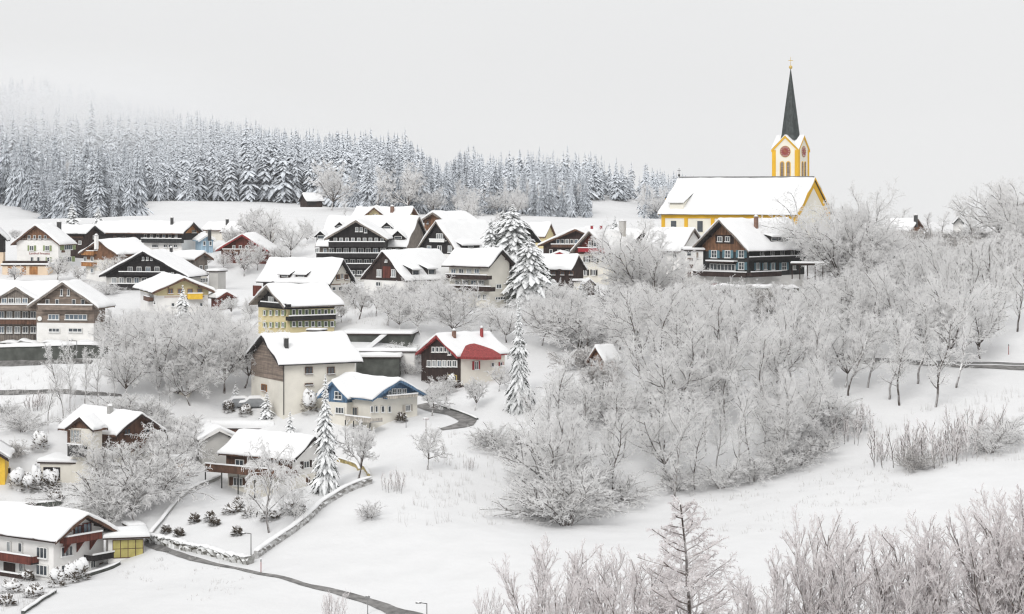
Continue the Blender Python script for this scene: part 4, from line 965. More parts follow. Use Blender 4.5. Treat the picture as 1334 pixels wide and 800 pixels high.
    if kind in ('round', 'fruit', 'fan', 'dense'):
        th = Hh*P['trunk']; rr = Hh*P['r'][0]
        ps, ds = branch((0, 0, -.4), (U(-.08, .08), U(-.08, .08), 1), th+.4, rr*1.1, 0, 3, 0, 4)
        top = ps[-1]; m = {'round': 8, 'fan': 8, 'dense': 10}.get(kind, 5)
        for k in range(m):   # main limbs
            d = side((0, 0, 1), radians(U(15, 66 if kind != 'dense' else 82) if kind != 'fan' else U(8, 34)) if k else .06, k*2.4+U(-.4, .4)); L = Hh*U(.55, .72)*{'round': 1., 'fan': 1.05, 'dense': 1.}.get(kind, .7)
            q, dd = branch(top, d, L, rr*.62, 0, 3, .10, 7)
            spawn(q, dd, L*.9, rr*.75, 0, 3)
    elif kind in ('bush', 'thicket', 'saplings'):
        P = dict(n=[9, 7, 3, 0], ang=[36, 44, 46, 0], len=[.42, .55, .5, 0], up=[-.02, -.06, -.08, 0], wob=.22, start=.15, cone=.2)
        if kind == 'saplings': P = dict(n=[6, 4, 0, 0], ang=[24, 30, 0, 0], len=[.4, .45, 0, 0], up=[.15, .1, 0, 0], wob=.1, start=.2, cone=.4)
        ns = {'bush': 20, 'thicket': 24, 'saplings': 16}[kind]
        for k in range(ns):
            az = k*2.4+U(-.3, .3); tl = radians(U(6, 62)) if kind != 'saplings' else radians(U(0, 14))
            sp_ = Hh*(.10 if kind != 'saplings' else .5); rr_ = U(0, 1)
            d = (sin(tl)*cos(az), sin(tl)*sin(az), cos(tl)); L = Hh*U(.75, 1.08)*(1 if kind != 'saplings' else U(.5, 1))
            q, dd = branch((sp_*rr_*cos(az), sp_*rr_*sin(az), -.2), d, L, Hh*.0075, 0, 3, -.16 if kind == 'bush' else (-.05 if kind == 'thicket' else .1), 6)
            spawn(q, dd, L, Hh*.007, 0, 2 if kind != 'saplings' else 1)
    else:
        rr = Hh*P['r'][0]
        ps, ds = branch((0, 0, -.4), (U(-.03, .03), U(-.03, .03), 1), Hh*P['trunk'], rr, 0, 3, .25, 12)
        spawn(ps, ds, Hh, rr, 0, 3)
    return np.array(S)
def segs_mesh(name, S, k, mat, grow_r=1.0):
    p0, p1 = S[:, :3], S[:, 3:6]; r0, r1 = S[:, 6:7]*grow_r, S[:, 7:8]*grow_r; d = p1-p0; d /= np.linalg.norm(d, axis=1, keepdims=True)+1e-9
    up = np.where(np.abs(d[:, 2:3]) < .95, np.array([[0, 0, 1.]]), np.array([[1., 0, 0]])); a = np.cross(d, up); a /= np.linalg.norm(a, axis=1, keepdims=True); b = np.cross(a, d)
    n = len(S); th = (np.arange(k)*2*pi/k)[None]+np.random.RandomState(3).rand(n, 1)*.6+pi/2*0-pi/k*0+(pi/2 if k == 3 else 0)+pi
    v = np.empty((n, 2*k, 3))
    for j in range(k):
        c = np.cos(th[:, j:j+1])*a+np.sin(th[:, j:j+1])*b; v[:, j] = p0+c*r0; v[:, k+j] = p1+c*r1
    f = np.array([[j, (j+1) % k, k+(j+1) % k, k+j] for j in range(k)]); F_ = (np.arange(n)[:, None, None]*2*k+f[None]).reshape(-1, 4)
    # outward normals: check first
    return np_mesh(name, v.reshape(-1, 3), F_, M[mat], smooth=False)
TREES = {}
def proto(key, kind, seed, Hh, tw='twig', gr=1.0, tr=1.0):
    S = grow(seed, Hh, kind); lev = S[:, 8]
    zmax = np.percentile(S[:, 5], 99.7); sc = Hh/zmax; S[:, :6] *= sc
    big = S[lev <= 0]; sm = S[lev > 0].copy(); sm = sm[(sm[:, 8] < 4) | (np.random.RandomState(seed).rand(len(sm)) < .8)]; lvs = sm[:, 8]
    sm[:, 6:8] = np.maximum(sm[:, 6:8], .012*gr)*1.0
    sm[:, 6:8] = np.minimum(sm[:, 6:8]+(.006+.010*(lvs <= 2)[:, None]+.010*(lvs <= 1)[:, None])*gr, .08)
    big = big.copy(); big[:, 6:8] = np.maximum(big[:, 6:8]*tr, .034*gr if kind not in ('fan', 'larch') else .018)
    me1 = segs_mesh('trunk', big, 6, 'bark'); me2 = segs_mesh('crown', sm, 3, tw)
    if True:
        mi = np.repeat((lvs <= 1).astype(int), 3); me2.materials.append(M['limb_brown' if tw == 'twig_brown' else 'limb']); me2.polygons.foreach_set('material_index', mi.astype(np.int32))
    rad = float(np.percentile(np.hypot(S[:, 3], S[:, 4]), 97))
    TREES[key] = (me1, me2, Hh, rad, len(S))
NT = {}
def put_tree(key, p, h, label, cat='tree', group=None, name=None, wide=1.0, rot=None):
    me1, me2, Hh, rad, _ = TREES[key]
    nm = name or {'b': 'bush', 's': 'sapling_clump'}.get(key[0], 'tree') if not name else name
    r = empty(nm, p); s_ = h/Hh; r.scale = (s_*wide, s_*wide, s_); r.rotation_euler = (0, 0, rot if rot is not None else random.uniform(0, 6.28))
    tag(r, label, cat, group); link('trunk' if cat == 'tree' else 'stem', me1, r); link('crown' if cat == 'tree' else 'twigs', me2, r); return r

for i in range(4): proto('r%d' % i, 'round', 20+i, 11)
for i in range(4): proto('t%d' % i, 'tall', 40+i, 14)
for i in range(3): proto('u%d' % i, 'fan', 60+i, 14, 'twig_brown', .8)
proto('u3', 'upright', 66, 14, 'twig_brown', .8)
proto('d0', 'dense', 130, 14, 'twig'); proto('l0', 'larch', 71, 15, 'twig_brown', .8); proto('w0', 'weep', 81, 8); proto('w1', 'weep', 82, 8)
for i in range(2): proto('f%d' % i, 'fruit', 90+i, 5.5)
for i in range(3): proto('b%d' % i, 'bush', 100+i, 6)
for i in range(2): proto('bb%d' % i, 'thicket', 110+i, 6, 'twig_thicket')
for i in range(2): proto('s%d' % i, 'saplings', 120+i, 4, 'twig_brown', .7)

# ---- conifers
def conifer(seed, Hh, rad, levels, per, mat, fingers=3, droop=.55, trunk=True, jag=.2, laden=False, low=.06, PW=.85, bw=.17):
    rs = np.random.RandomState(seed); Vv, Fq = [], []
    def quad(a, b, c, d):
        n = len(Vv); Vv.extend([a, b, c, d]); Fq.append((n, n+1, n+2, n+3))
    for l in range(levels):
        t = (l+.5)/levels; z = Hh*(low+(1-low)*t**.92); R = rad*(1-t)**PW*(1+jag*rs.randn()*.5)+.12
        npb = max(4, int(per*(1-.45*t)))
        for k in range(npb):
            az = 2*pi*(k+rs.rand()*.8)/npb+l*.7; R2 = R*(.72+.5*rs.rand()); dr = droop*(.6+.6*rs.rand())*(1.15-.6*t)
            c, s_ = cos(az), sin(az); wv = V(-s_, c, 0); dirv = V(c, s_, 0)
            zt = z+rs.randn()*Hh/levels*.3
            f = lambda u, side, dz=0: dirv*R2*u+wv*side+V(0, 0, zt-R2*dr*u*u+R2*.12*u*(1-u)*2+dz)
            w0 = R2*bw+.05
            pts = [(0, w0*.35), (.35, w0*1.1), (.72, w0*1.0), (1.0, w0*.08)]
            hang = -(.16 if laden else .10)*R2-.05
            for (u0, a0), (u1, a1) in zip(pts[:-1], pts[1:]):
                for sd in (-1, 1):   # two drooping halves: a little roof shape
                    if sd > 0: quad(f(u0, 0, .0), f(u0, sd*a0, hang*a0/w0), f(u1, sd*a1, hang*a1/w0), f(u1, 0, .0))
                    else: quad(f(u0, 0, .0), f(u1, 0, .0), f(u1, sd*a1, hang*a1/w0), f(u0, sd*a0, hang*a0/w0))
            for q in range(fingers):
                u = .3+.65*(q+rs.rand())/max(1, fingers); sd = rs.choice((-1, 1)); ln = R2*(.20+.16*rs.rand())*(1.1-u*.5)
                b0 = f(u, sd*w0*.5, hang*.4); e = b0+wv*sd*ln*.8+dirv*ln*.6+V(0, 0, -ln*(.35+.5*rs.rand())); wd = dirv*ln*.28
                mid = (b0+e)/2+V(0, 0, ln*.08)
                if sd > 0: quad(b0-wd*.5, e, mid+wd, b0+wd*.6)
                else: quad(b0+wd*.6, mid+wd, e, b0-wd*.5)
    # top leader
    for k in range(3):
        az = k*2.1; quad(V(0, 0, Hh*1.02), V(cos(az)*.10, sin(az)*.10, Hh*.93), V(cos(az+1)*.14, sin(az+1)*.14, Hh*.90), V(cos(az+2)*.08, sin(az+2)*.08, Hh*.95))
    me = np_mesh('crown', np.array(Vv), np.array(Fq), M[mat]); tk = None
    if trunk: 
        S = np.array([[0, 0, -1, 0, 0, Hh*.9, rad*.075+.05, .03, 0]]); tk = segs_mesh('trunk', S, 6, 'bark')
    return me, tk, Hh
CON = {}
CON['big0'] = conifer(1, 16, 4.6, 38, 20, 'needle', 8, .95, laden=True, jag=.6, bw=.13); CON['big1'] = conifer(2, 14, 3.4, 34, 18, 'needle', 8, .95, laden=True, jag=.6, bw=.13)
CON['slim0'] = conifer(3, 15, 2.1, 48, 14, 'needle', 5, .8, jag=.45, bw=.13); CON['slim1'] = conifer(4, 15, 1.9, 48, 13, 'needle', 5, .75, jag=.5, bw=.13)
CON['small0'] = conifer(5, 5, 1.4, 16, 9, 'needle', 3, .5, jag=.3); CON['small1'] = conifer(6, 4, 1.1, 14, 8, 'needle', 3, .5)
NF = 6
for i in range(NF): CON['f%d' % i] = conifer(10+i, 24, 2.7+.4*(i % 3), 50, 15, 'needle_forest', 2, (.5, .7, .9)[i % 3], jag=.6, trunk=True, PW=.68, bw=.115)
def put_con(key, p, h, label, group=None, wide=1.0, name='spruce', parts=True):
    me, tk, Hh = CON[key]; s_ = h/Hh
    if parts:
        r = empty(name, p); link('crown', me, r)
        if tk: link('trunk', tk, r)
    else:
        r = link(name, me, None, p)
    r.scale = (s_*wide, s_*wide, s_); r.rotation_euler = (0, 0, random.uniform(0, 6.28)); tag(r, label, 'spruce' if name == 'spruce' else 'tree', group); return r
def hm(p, hpx): return hpx*p[1]/F
# ------------------------------------------------------------------ the planting (base pixel x, y, height in pixels)
def T(key, bx, by, hpx, label, cat='tree', group=None, wide=1.0, rot=None):
    p = ground(bx, by); return put_tree(key, p, hm(p, hpx), label, cat, group, wide=wide, rot=rot)
def Cn(key, bx, by, hpx, label, group=None, wide=1.0, name='spruce'):
    p = ground(bx, by); return put_con(key, p, hm(p, hpx), label, group, wide, name)
# single trees, village
T('d0', 1100, 384, 142, 'huge round frost-covered tree right of the church gable', wide=1.0, rot=.5); T('d0', 1122, 388, 124, 'second dense frosted crown overlapping the huge round tree on its right', wide=.85, rot=3.); T('r2', 1096, 388, 106, 'frosted tree nestling left under the huge round tree'); T('r3', 1124, 386, 118, 'frosted tree right under the huge round tree'); T('r1', 1146, 384, 84, 'lower frosted tree at the right foot of the huge round tree')
T('d0', 832, 398, 112, 'wide frost-covered tree with drooping twigs left of the big farmhouse', wide=1.0, rot=2.)
T('r3', 812, 404, 56, 'frosted tree left behind the wide drooping tree'); T('r0', 858, 400, 86, 'frosted tree right behind the wide drooping tree'); T('r2', 890, 398, 50, 'low frosted tree left of the teal-shuttered farmhouse')
T('f0', 75, 366, 34, 'small round frosted tree in front of the guesthouse terrace', wide=1.1)
T('r3', 640-30, 300, 46, 'pale frosted tree behind the black A-frame house'); T('r1', 432, 274, 66, 'large frosted broadleaf tree behind the hay hut at the forest edge', wide=1.2)
T('t1', 450, 284, 20, 'small beige tree left of the yellow-gabled house', wide=1.5)
for i, (x, y, hh, k) in enumerate([(325,322,52,'f0'),(350,330,58,'r0'),(378,335,48,'r2'),(300,330,36,'f1'),(400,318,34,'r1'),(215,316,24,'f0'),(232,318,22,'f1'),(335,352,40,'r3'),(366,356,38,'f1'),(318,360,34,'f0')]):
    T(k, x, y, hh, ['frosted fruit tree directly right of the red bargeboard house', 'tall frosted tree with visible dark trunk left of the hotel', 'frosted tree touching the left end of the dark hotel', 'low frosted tree in front of the red bargeboard house', 'pale frosted tree on the slope above the hotel forecourt', 'small frosted tree at the right end of the long orange building', 'second small frosted tree before the light blue house', 'frosted tree above the dormered farmhouse ridge', 'frosted tree behind the right end of the dormered farmhouse roof', 'frosted fruit tree at the left end of the dormered farmhouse'][i], group='frosted trees between the chalets')
T('f1', 468, 416, 42, 'frosted fruit tree with dark forked trunk in the orchard'); T('f0', 490, 412, 40, 'frosted fruit tree in the orchard right of the forked one')
T('r2', 520, 432, 50, 'dense frosted tree at the orchard edge above the parking deck'); T('r0', 548, 436, 62, 'frosted tree with leaning trunk above the red-roofed chalet'); T('r1', 590, 440, 62, 'full frosted tree above the red-roofed chalet ridge', wide=1.2); T('f0', 505, 424, 50, 'small frosted tree near the thin orchard pole', wide=1.2); T('r2', 660, 446, 50, 'full frosted tree left of the slim spruce top', wide=1.2); T('r3', 575, 420, 62, 'frosted tree below the two-balcony apartment house', wide=1.2)
T('r1', 605, 424, 58, 'broad frosted tree under the balcony bands', wide=1.3); T('r0', 640, 432, 38, 'frosted tree below the big snowy spruces', wide=1.3); T('f0', 445, 420, 26, 'small rounded frosted tree right of the yellow house')
for i, (x, y, hh) in enumerate([(694,428,44),(722,420,56),(752,415,50),(705,450,72),(738,455,75)]):
    T('r%d' % (i % 4), x, y, hh, ['grey frosted tree right of the big snowy spruces', 'frosted tree below the low dark outbuilding', 'frosted tree below the tiny ochre shed', 'tall grey frosted tree right of the slim spruce top', 'frosted tree with open crown above the timber cabin'][i], group='frosted trees below the village centre', wide=1.15)
# trees in front of brown chalet and guesthouse
T('r3', 150, 372, 44, 'frosted tree hiding the right side of the small orange-balconied chalet', wide=1.2); T('f1', 20, 370, 24, 'frosted shrubby tree below the guesthouse terrace', wide=1.4)
T('r2', 115, 392, 26, 'low frosted tree between taupe farmhouse and black chalet', wide=1.4); T('b0', 140, 384, 18, 'frosted bush before the black chalet', 'bush', wide=1.4)
for i, (x, y, hh, k, lb) in enumerate([(102,368,22,'f0','small frosted tree between guesthouse and orange-balconied chalet'),(300,412,26,'f1','frosted tree right of the small garage'),(326,416,30,'r1','frosted tree left of the yellow house'),(274,424,34,'r2','frosted tree below the small garage'),(446,398,32,'f0','frosted tree under the half-timbered gable'),(464,402,38,'f1','frosted tree between half-timbered gable and steep dark gable'),
  (514,404,34,'f0','frosted tree before the white wall of the steep dark-gabled house'),(532,402,42,'r3','frosted tree before the right corner of the steep dark-gabled house'),(552,404,46,'r0','frosted tree before the dormered slope of the steep dark-gabled house'),(572,406,40,'f1','frosted tree left of the two-balcony apartment house'),(652,302,26,'r1','pale frosted tree behind the great spruces'),(812,345,40,'r2','frosted tree right of the red-balconied house'),
  (208,384,20,'b0','frosted bush under the low balcony of the black chalet'),(268,352,22,'f0','little frosted tree behind the grey boarded house'),(18,316,18,'f1','little frosted tree left of the guesthouse'),(292,352,26,'r3','frosted tree right of the grey boarded house'),(420,430,26,'b1','frosted bush at the right corner of the yellow house')]):
    T(k, x, y, hh, lb, 'bush' if k[0] == 'b' else 'tree', wide=1.2)
# left grove
GR = [(150,470,66),(178,492,82),(205,505,92),(232,512,96),(262,508,92),(292,512,98),(318,505,86),(168,520,78),(248,528,70),(335,490,60),(198,448,50),(226,444,46),(262,446,50),(290,452,48),(150,446,44),(312,458,50),(176,440,38),(243,452,44),(278,462,56),(214,462,56)]
for i, (x, y, hh) in enumerate(GR):
    T(('r%d' % (i % 4)), x, y, hh, 'frost-covered tree in the dense grove between taupe farmhouse and plain cream house' if i < 10 else 'low frost-covered tree at the upper edge of the left grove', group='trees of the left grove' if i < 10 else 'low trees at the upper edge of the left grove', wide=1.1)
for i, (x, y, hh) in enumerate([(82,545,100),(92,537,96),(110,530,78),(128,528,92),(63,548,66),(150,524,66),(208,522,60),(222,526,58)]):
    T('t%d' % (i % 4), x, y, hh, 'slim frosted tree with bare trunk behind the brown-gabled house at left', group='slim trees behind the brown-gabled house', wide=.8)
T('r1', 350, 520, 62, 'frosted tree in front of the plain cream house gable', wide=1.0)
for i, (x, y, hh, w, k) in enumerate([(218,636,92,1.25,'w0'),(190,655,78,1.3,'b1'),(150,668,72,1.3,'b0'),(176,682,68,1.4,'w1'),(128,640,78,1.0,'r2'),(110,616,66,.8,'t2'),(245,600,46,1.1,'b2'),(205,588,50,1.1,'r0'),(140,690-8,46,1.3,'b2'),(168,622,60,1.2,'b1')]):
    T(k, x, y, hh, ['drooping frosted tree with dark trunk in the left foreground thicket', 'arching frosted bush right of the brown-gabled house', 'dense arching frosted bush behind the large white house roof', 'low weeping frosted tree behind the yellow-glazed car port', 'frosted tree hiding the front of the brown-gabled house', 'thin tall frosted tree before the brown-gabled house', 'frosted bush left of the pale windowless wall', 'frosted tree right of the brown gable', 'small frosted bush at the left of the thicket', 'frosted bush in the middle of the left thicket'][i], 'bush' if k[0] == 'b' else 'tree', wide=w)
T('w1', 351, 694, 122, 'weeping frost-covered tree in front of the white house with posts', wide=.8); T('w0', 384, 684, 54, 'small frosted tree with thin dark stem beside the weeping tree', wide=1.1)
T('f1', 467, 626, 78, 'fruit tree with leaning trunk beside the curved garden fence', wide=.9); T('f0', 557, 612, 56, 'small frosted tree standing alone on the slope below the blue villa', wide=.9); T('f0', 563, 542, 44, 'round frosted tree with dark trunk right of the blue villa')
T('f1', 618, 535, 44, 'slender frosted fruit tree below the red-roofed chalet'); T('f0', 650, 510, 34, 'small fruit tree with bent trunk left of the slim spruce')
for i, (x, y, hh, k, w) in enumerate([(515,640,32,'s0',1.2),(482,676,24,'b1',1.2),(600,488,24,'b0',1.5),(575,515,26,'b1',1.2),(560,490,22,'b2',1.3),(530,486,22,'b0',1.5),(640,584,34,'b1',1.5),(612,612,18,'s1',.8),(672,596,40,'b2',1.4),(520,470,24,'b1',1.5),(546,474,24,'b2',1.4)]):
    T(k, x, y, hh, ['pale reed-like sapling clump on the slope right of the stone wall', 'small frosted bush on the slope near the stone wall end', 'frosted bush in front of the red-shuttered wall', 'snow-capped round bush left of the fruit tree by the road', 'frosted bush left of the dark brown chalet', 'pale frosted bush behind the blue villa ridge', 'broad frosted bush at the left end of the wood', 'thin sapling on the open slope left of the wood', 'frosted bush beside the left end of the wood', 'frosted bush right of the covered walk', 'frosted bush below the red-roofed chalet gable'][i], 'bush', wide=w)
# conifers near the houses
Cn('big0', 668, 392, 126, 'great snow-laden spruce in the village centre, right one of the pair', wide=1.5); Cn('big1', 640, 392, 106, 'snow-laden spruce left of the great one, before the balconied house', wide=1.4); Cn('big1', 655, 390, 116, 'middle snow-laden spruce between the great one and the left one', wide=1.5); Cn('big0', 690, 398, 90, 'shorter snow-laden spruce leaning on the great one', wide=1.5)
Cn('slim0', 676, 532, 144, 'tall slim dark spruce at the left edge of the wood', wide=.78); Cn('slim1', 424, 640, 152, 'tall slim snowy spruce beside the white house with posts', wide=.88)
Cn('small0', 238, 420, 48, 'snowy young spruce in front of the yellow-balconied house', wide=.9); Cn('small1', 378, 577, 40, 'tiny spruce on the bank above the white house roof'); Cn('small1', 307, 528, 30, 'tiny snowy spruce above the low earth-roofed garage')
Cn('small0', 94, 293, 28, 'small dark conifer behind the guesthouse roof', wide=1.3); Cn('small0', 128, 291, 22, 'small snowy conifer right of the dark one behind the barn roof', wide=1.2); Cn('small0', 348, 545, 34, 'small dark conifer right of the parked cars', wide=1.2)
Cn('big1', 757, 398, 30, 'low dark snowy conifer right of the tiny ochre shed', wide=1.6); Cn('small0', 1108, 396, 36, 'snowy conifer below the huge round tree', wide=1.5); Cn('small0', 801, 301, 20, 'distant dark conifer top above the pale chimney', wide=1.1)
Cn('big1', 1090-35, 396, 26, 'low snowy conifer under the porch of the big farmhouse', wide=1.5)
# right skyline trees
for i, (x, y, hh, k, w) in enumerate([(1296,320,88,'r0',.95),(1272,322,64,'t1',1.5),(1320,324,78,'r3',.95),(1345,330,104,'r0',1.1),(1352,345,96,'d0',.9),(1177,304,34,'t0',1.7),(1213,308,32,'t2',1.9),(1228,308,34,'t3',1.8),(1200,308,28,'t1',1.9),(1262,312,36,'t3',1.3)]):
    T(k, x, y, hh, ['tall bare tree on the right skyline', 'bare tree left of the tallest one on the right skyline', 'broad bare tree right of the tallest one on the skyline', 'tall tree crown cut by the right edge at the skyline', 'dense frosted crown below the skyline at the right edge', 'bare pointed tree behind the low far house', 'thin bare tree right of the low far house', 'thin bare tree left of the tiny grey cabin', 'low bare tree right of the far house roof', 'small bare tree right of the tiny grey cabin'][i], wide=w)
for i, (x, y, hh, k, w) in enumerate([(30,562,30,'b0',1.5),(8,546,26,'b1',1.5),(104,566,34,'b2',1.4),(150,550,40,'b0',1.4),(178,552,38,'b1',1.4),(20,596,22,'bb0',1.4),(208,566,44,'b2',1.3),(232,580,40,'b0',1.3),(48,534,26,'s0',1.5),(130,556,36,'r3',1.2)]):
    T(k, x, y, hh, 'frosted bush on the brushy slope behind the brown-gabled house at left', 'bush', 'bushes on the brushy slope at left', wide=w)
T('f0', 768, 506, 30, 'low frosted tree in front of the timber cabin', wide=1.2); T('t1', 785, 512, 44, 'slim frosted tree crossing the front of the timber cabin', wide=1.1); T('r2', 800, 508, 50, 'frosted tree at the right corner of the timber cabin')
for i, x in enumerate((1168, 1188, 1206, 1222, 1238, 1256, 1270, 1284, 1302, 1322)):
    T(('bb0', 'b1', 'bb1', 'b2')[i % 4], x, 316+(i % 3), 15+(i*7) % 9, 'low brownish frosted bush along the right skyline', 'bush', 'low bushes along the right skyline', wide=1.7)
# ---- the frosted wood on the bank: slope fills with slim trees and undergrowth
def poly_in(px, py, P):
    c = False; n = len(P)
    for i in range(n):
        x0, y0 = P[i]; x1, y1 = P[i-1]
        if (y0 > py) != (y1 > py) and px < (x1-x0)*(py-y0)/(y1-y0)+x0: c = not c
    return c
WOOD = [(722,590),(716,640),(722,684),(752,676),(800,668),(850,652),(905,648),(960,640),(1010,628),(1062,606),(1092,585),(1085,548),(1110,520),(1150,495),(1290,470),(1290,430),(1334,415),(1350,360),(1280,335),(1180,330),(1130,360),(1080,392),(900,396),(790,402),(735,450),(765,520),(735,545)]
topx = [600, 690, 740, 790, 850, 1075, 1100, 1140, 1180, 1250, 1340]; topy = [520, 440, 410, 378, 372, 374, 350, 312, 305, 312, 300]
rw = random.Random(5); pts = []; tries = 0
while len(pts) < 172 and tries < 60000:
    tries += 1; D = rw.uniform(250, 400); px = rw.uniform(660, 1360); x = (px-CX)/F*D; z = h1(x, D); a, b_ = toPix((x, D, z))
    if not poly_in(a, b_, WOOD): continue
    if any((x-q[0])**2+(D-q[1])**2 < 4.1**2 for q in pts): continue
    if any(abs(x-hh.P(0, hh.L/2, 0)[0]) < hh.L*.5+1.5 and abs(D-hh.P(0, hh.L/2, 0)[1]) < hh.L*.5+1.5 for hh in HS.values()): continue
    pts.append((x, D, z, a, b_))
pts.sort(key=lambda q: q[1]); nt = 0
for (x, D, z, a, b_) in pts:
    lim = np.interp(a, topx, topy); h_ = rw.uniform(9.5, 14.5); maxh = (b_-lim+rw.uniform(-8, 10))*D/F; full = h_
    h_ = min(h_, maxh)
    if 735 < a < 812 and b_ > 470: h_ = min(h_, max(2.5, (b_-486)*D/F))
    if h_ < 2.6: h_ = rw.uniform(2.4, 3.4)
    zone = ('at the left end of the wood above the open meadow' if a < 800 else 'in the middle of the wood below the big farmhouse' if a < 1000 else 'on the wooded bank right of the big farmhouse' if b_ < 430 else 'in the right part of the wood along the narrow road')
    brown = 1150 < a < 1262 and b_ < 400
    if h_ > 6.5:
        key = rw.choice(['t0', 't1', 't2', 't3', 't1', 'r0', 'r2']) ; put_tree(key, (x, D, z), h_, 'slim frost-covered tree '+zone, 'tree', 'slim frost-covered trees '+zone, wide=rw.uniform(.8, 1.1)*(full/h_)**.4)
    else:
        key = rw.choice(['bb0', 'bb1']) if brown else rw.choice(['b0', 'b1', 'b2', 'r1', 'bb0'])
        lb = ('brownish snowy bush' if key[:2] == 'bb' else 'frosted bush' if key[0] == 'b' else 'low frosted tree')
        put_tree(key, (x, D, z), h_*1.05, lb+' '+zone, 'bush' if key[0] == 'b' else 'tree', lb+' '+zone, wide=rw.uniform(1.2, 1.7))
# shrubs fringing the wood
for i, (x, y, hh) in enumerate([(716,676,66),(738,684,76),(764,664,62),(706,640,48),(812,656,44),(1010,618,44),(1040,606,40),(1068,590,38),(980,628,36),(940,636,40),(880,640,40),(712,600,50),(726,640,60),(1085,560,50)]):
    lb = 'arching frosted bush at the lower left corner of the wood' if x < 830 else 'arching frosted bush on the lower right fringe of the wood'
    T('b%d' % (i % 3), x, y, hh, lb, 'bush', lb.replace('bush', 'bushes'), wide=1.35)
for i, (x, y, hh, k) in enumerate([(1150,600,34,'s0'),(1175,606,52,'s1'),(1200,606,60,'s0'),(1225,598,58,'s1'),(1250,588,50,'s0'),(1290,590,44,'b0'),(1312,578,40,'b2'),(1105,575,40,'s1'),(1120,560,40,'s0'),(1190,612,30,'bb1'),(1275,580,56,'s1'),(1240,600,40,'s0')]):
    T(k, x, y, hh, 'clump of thin snowy saplings on the meadow edge at right' if k[0] == 's' else 'low frosted bush among the saplings at right', 'bush', 'sapling clumps at right' if k[0] == 's' else 'bushes among the saplings', wide=1.3)
# tree row along the narrow road
for i, (x, y, hh) in enumerate([(1276,455,108),(1218,530,128),(1158,520,118),(1172,528,110),(1105,515,104),(1084,515,112),(1300,430,92),(1325,432,100),(1245,505,110),(1130,505,100),(1195,500,112)]):
    T('t%d' % (i % 4), x, y, hh, 'frosted tree with dark bare trunk beside the narrow road at right', 'tree', 'trees beside the narrow road', wide=1.25)
# foreground crowns
FG = [(630,905,'u0',140,.7),(700,912,'u1',205,.95),(735,930,'u0',190,1.0),(775,905,'u2',190,1.1),(825,930,'u1',205,1.15),(908,935,'l0',292,1.45),(870,930,'u0',170,1.1),(985,940,'u2',180,1.0),(1010,925,'u1',200,1.05),(1055,925,'u0',262,1.0),(1095,935,'u2',245,1.0),(1140,940,'u1',200,.9),(1180,930,'u0',252,1.15),(1215,935,'u2',245,1.1),(1265,925,'u1',215,1.1),(1300,930,'u0',280,1.15),(1335,925,'u2',290,1.1),(1365,930,'u1',270,1.1),(660,925,'u2',130,1.0),(430,862,'u1',92,.8)]
for i, (x, y, k, hh, w) in enumerate(FG):
    lb = {5: 'conical larch-like tree, tallest in the foreground group left of centre', 19: 'lone bare treetop at the bottom edge beside the road', 0: 'small bare treetop at the left end of the foreground row'}.get(i, 'brownish bare tree in the right foreground row' if x > 960 else 'brownish bare tree in the middle foreground group')
    T(k, x, y, hh, lb, 'tree', None if i in (5, 19, 0) else ('foreground trees at right' if x > 960 else 'foreground trees in the middle'), wide=w)
# ---- the forest
fx = [-200, 0, 30, 55, 100, 180, 184, 300, 400, 440, 480, 560, 640, 740, 860, 960]; fy = [262, 266, 274, 286, 293, 291, 262, 262, 266, 272, 290, 306, 308, 308, 304, 300]
rf = random.Random(9); cand = []
YS = np.arange(584, 1320, 5.3)
for Y in YS:
    st = 5.6+ (Y-640)/680*1.5
    for X in np.arange(-.30*Y, .115*Y, st):
        cand.append((X+rf.uniform(-2.2, 2.2), Y+rf.uniform(-2.2, 2.2)))
cand = np.array(cand); ch = H(cand[:, 0], cand[:, 1]); cpx = CX+F*cand[:, 0]/cand[:, 1]; cpy = CY-F*(ch-CZ)/cand[:, 1]
FT = []; colmin = {}; HC = [h_.P(0, h_.L/2, 0)[:2] for h_ in HS.values()]
SKX = [-100, 0, 60, 130, 200, 300, 370, 430, 500, 522, 556, 582, 606, 640, 680, 740, 800, 840, 880, 930]; SKY_ = [115, 100, 96, 118, 138, 150, 164, 168, 166, 160, 200, 212, 184, 198, 194, 190, 200, 212, 224, 238]
o_ = np.argsort(cand[:, 1])
for i in o_:
    x, y, z, a, b_ = cand[i, 0], cand[i, 1], ch[i], cpx[i], cpy[i]
    if b_ > np.interp(a, fx, fy) or y < (660 if a < 184 else 720 if a < 476 else 590): continue
    if 765 < a < 838 and 262 < b_ < 292: continue
    if any(abs(x-q_[0]) < 9 and abs(y-q_[1]) < 9 for q_ in HC): continue
    hh = (rf.triangular(10, 21, 15) if y < 800 else rf.triangular(15, 29, 22)) if a < 560 else (rf.triangular(7, 15, 10) if y < 740 else rf.triangular(9, 23, 15))
    hh *= 1+.22*sin(x*.045+1.3*sin(y*.021))*cos(y*.038)
    sky_ = np.interp(a, SKX, SKY_)+rf.uniform(-2, 16)
    if b_-hh*F/y < sky_: hh = max((b_-sky_)*y/F, 4.)
    top = b_-hh*F/y
    c = int(a//6); m = colmin.get(c, 999)
    vis = top < m-3   # its tip shows above the ones in front
    colmin[c] = min(m, top)
    if vis or rf.random() < .45: FT.append((x, y, z, a, b_, hh, vis))
big = [f for f in FT if f[6]][:270]; ids = set(id(f) for f in big)
rest = [f for f in FT if id(f) not in ids]
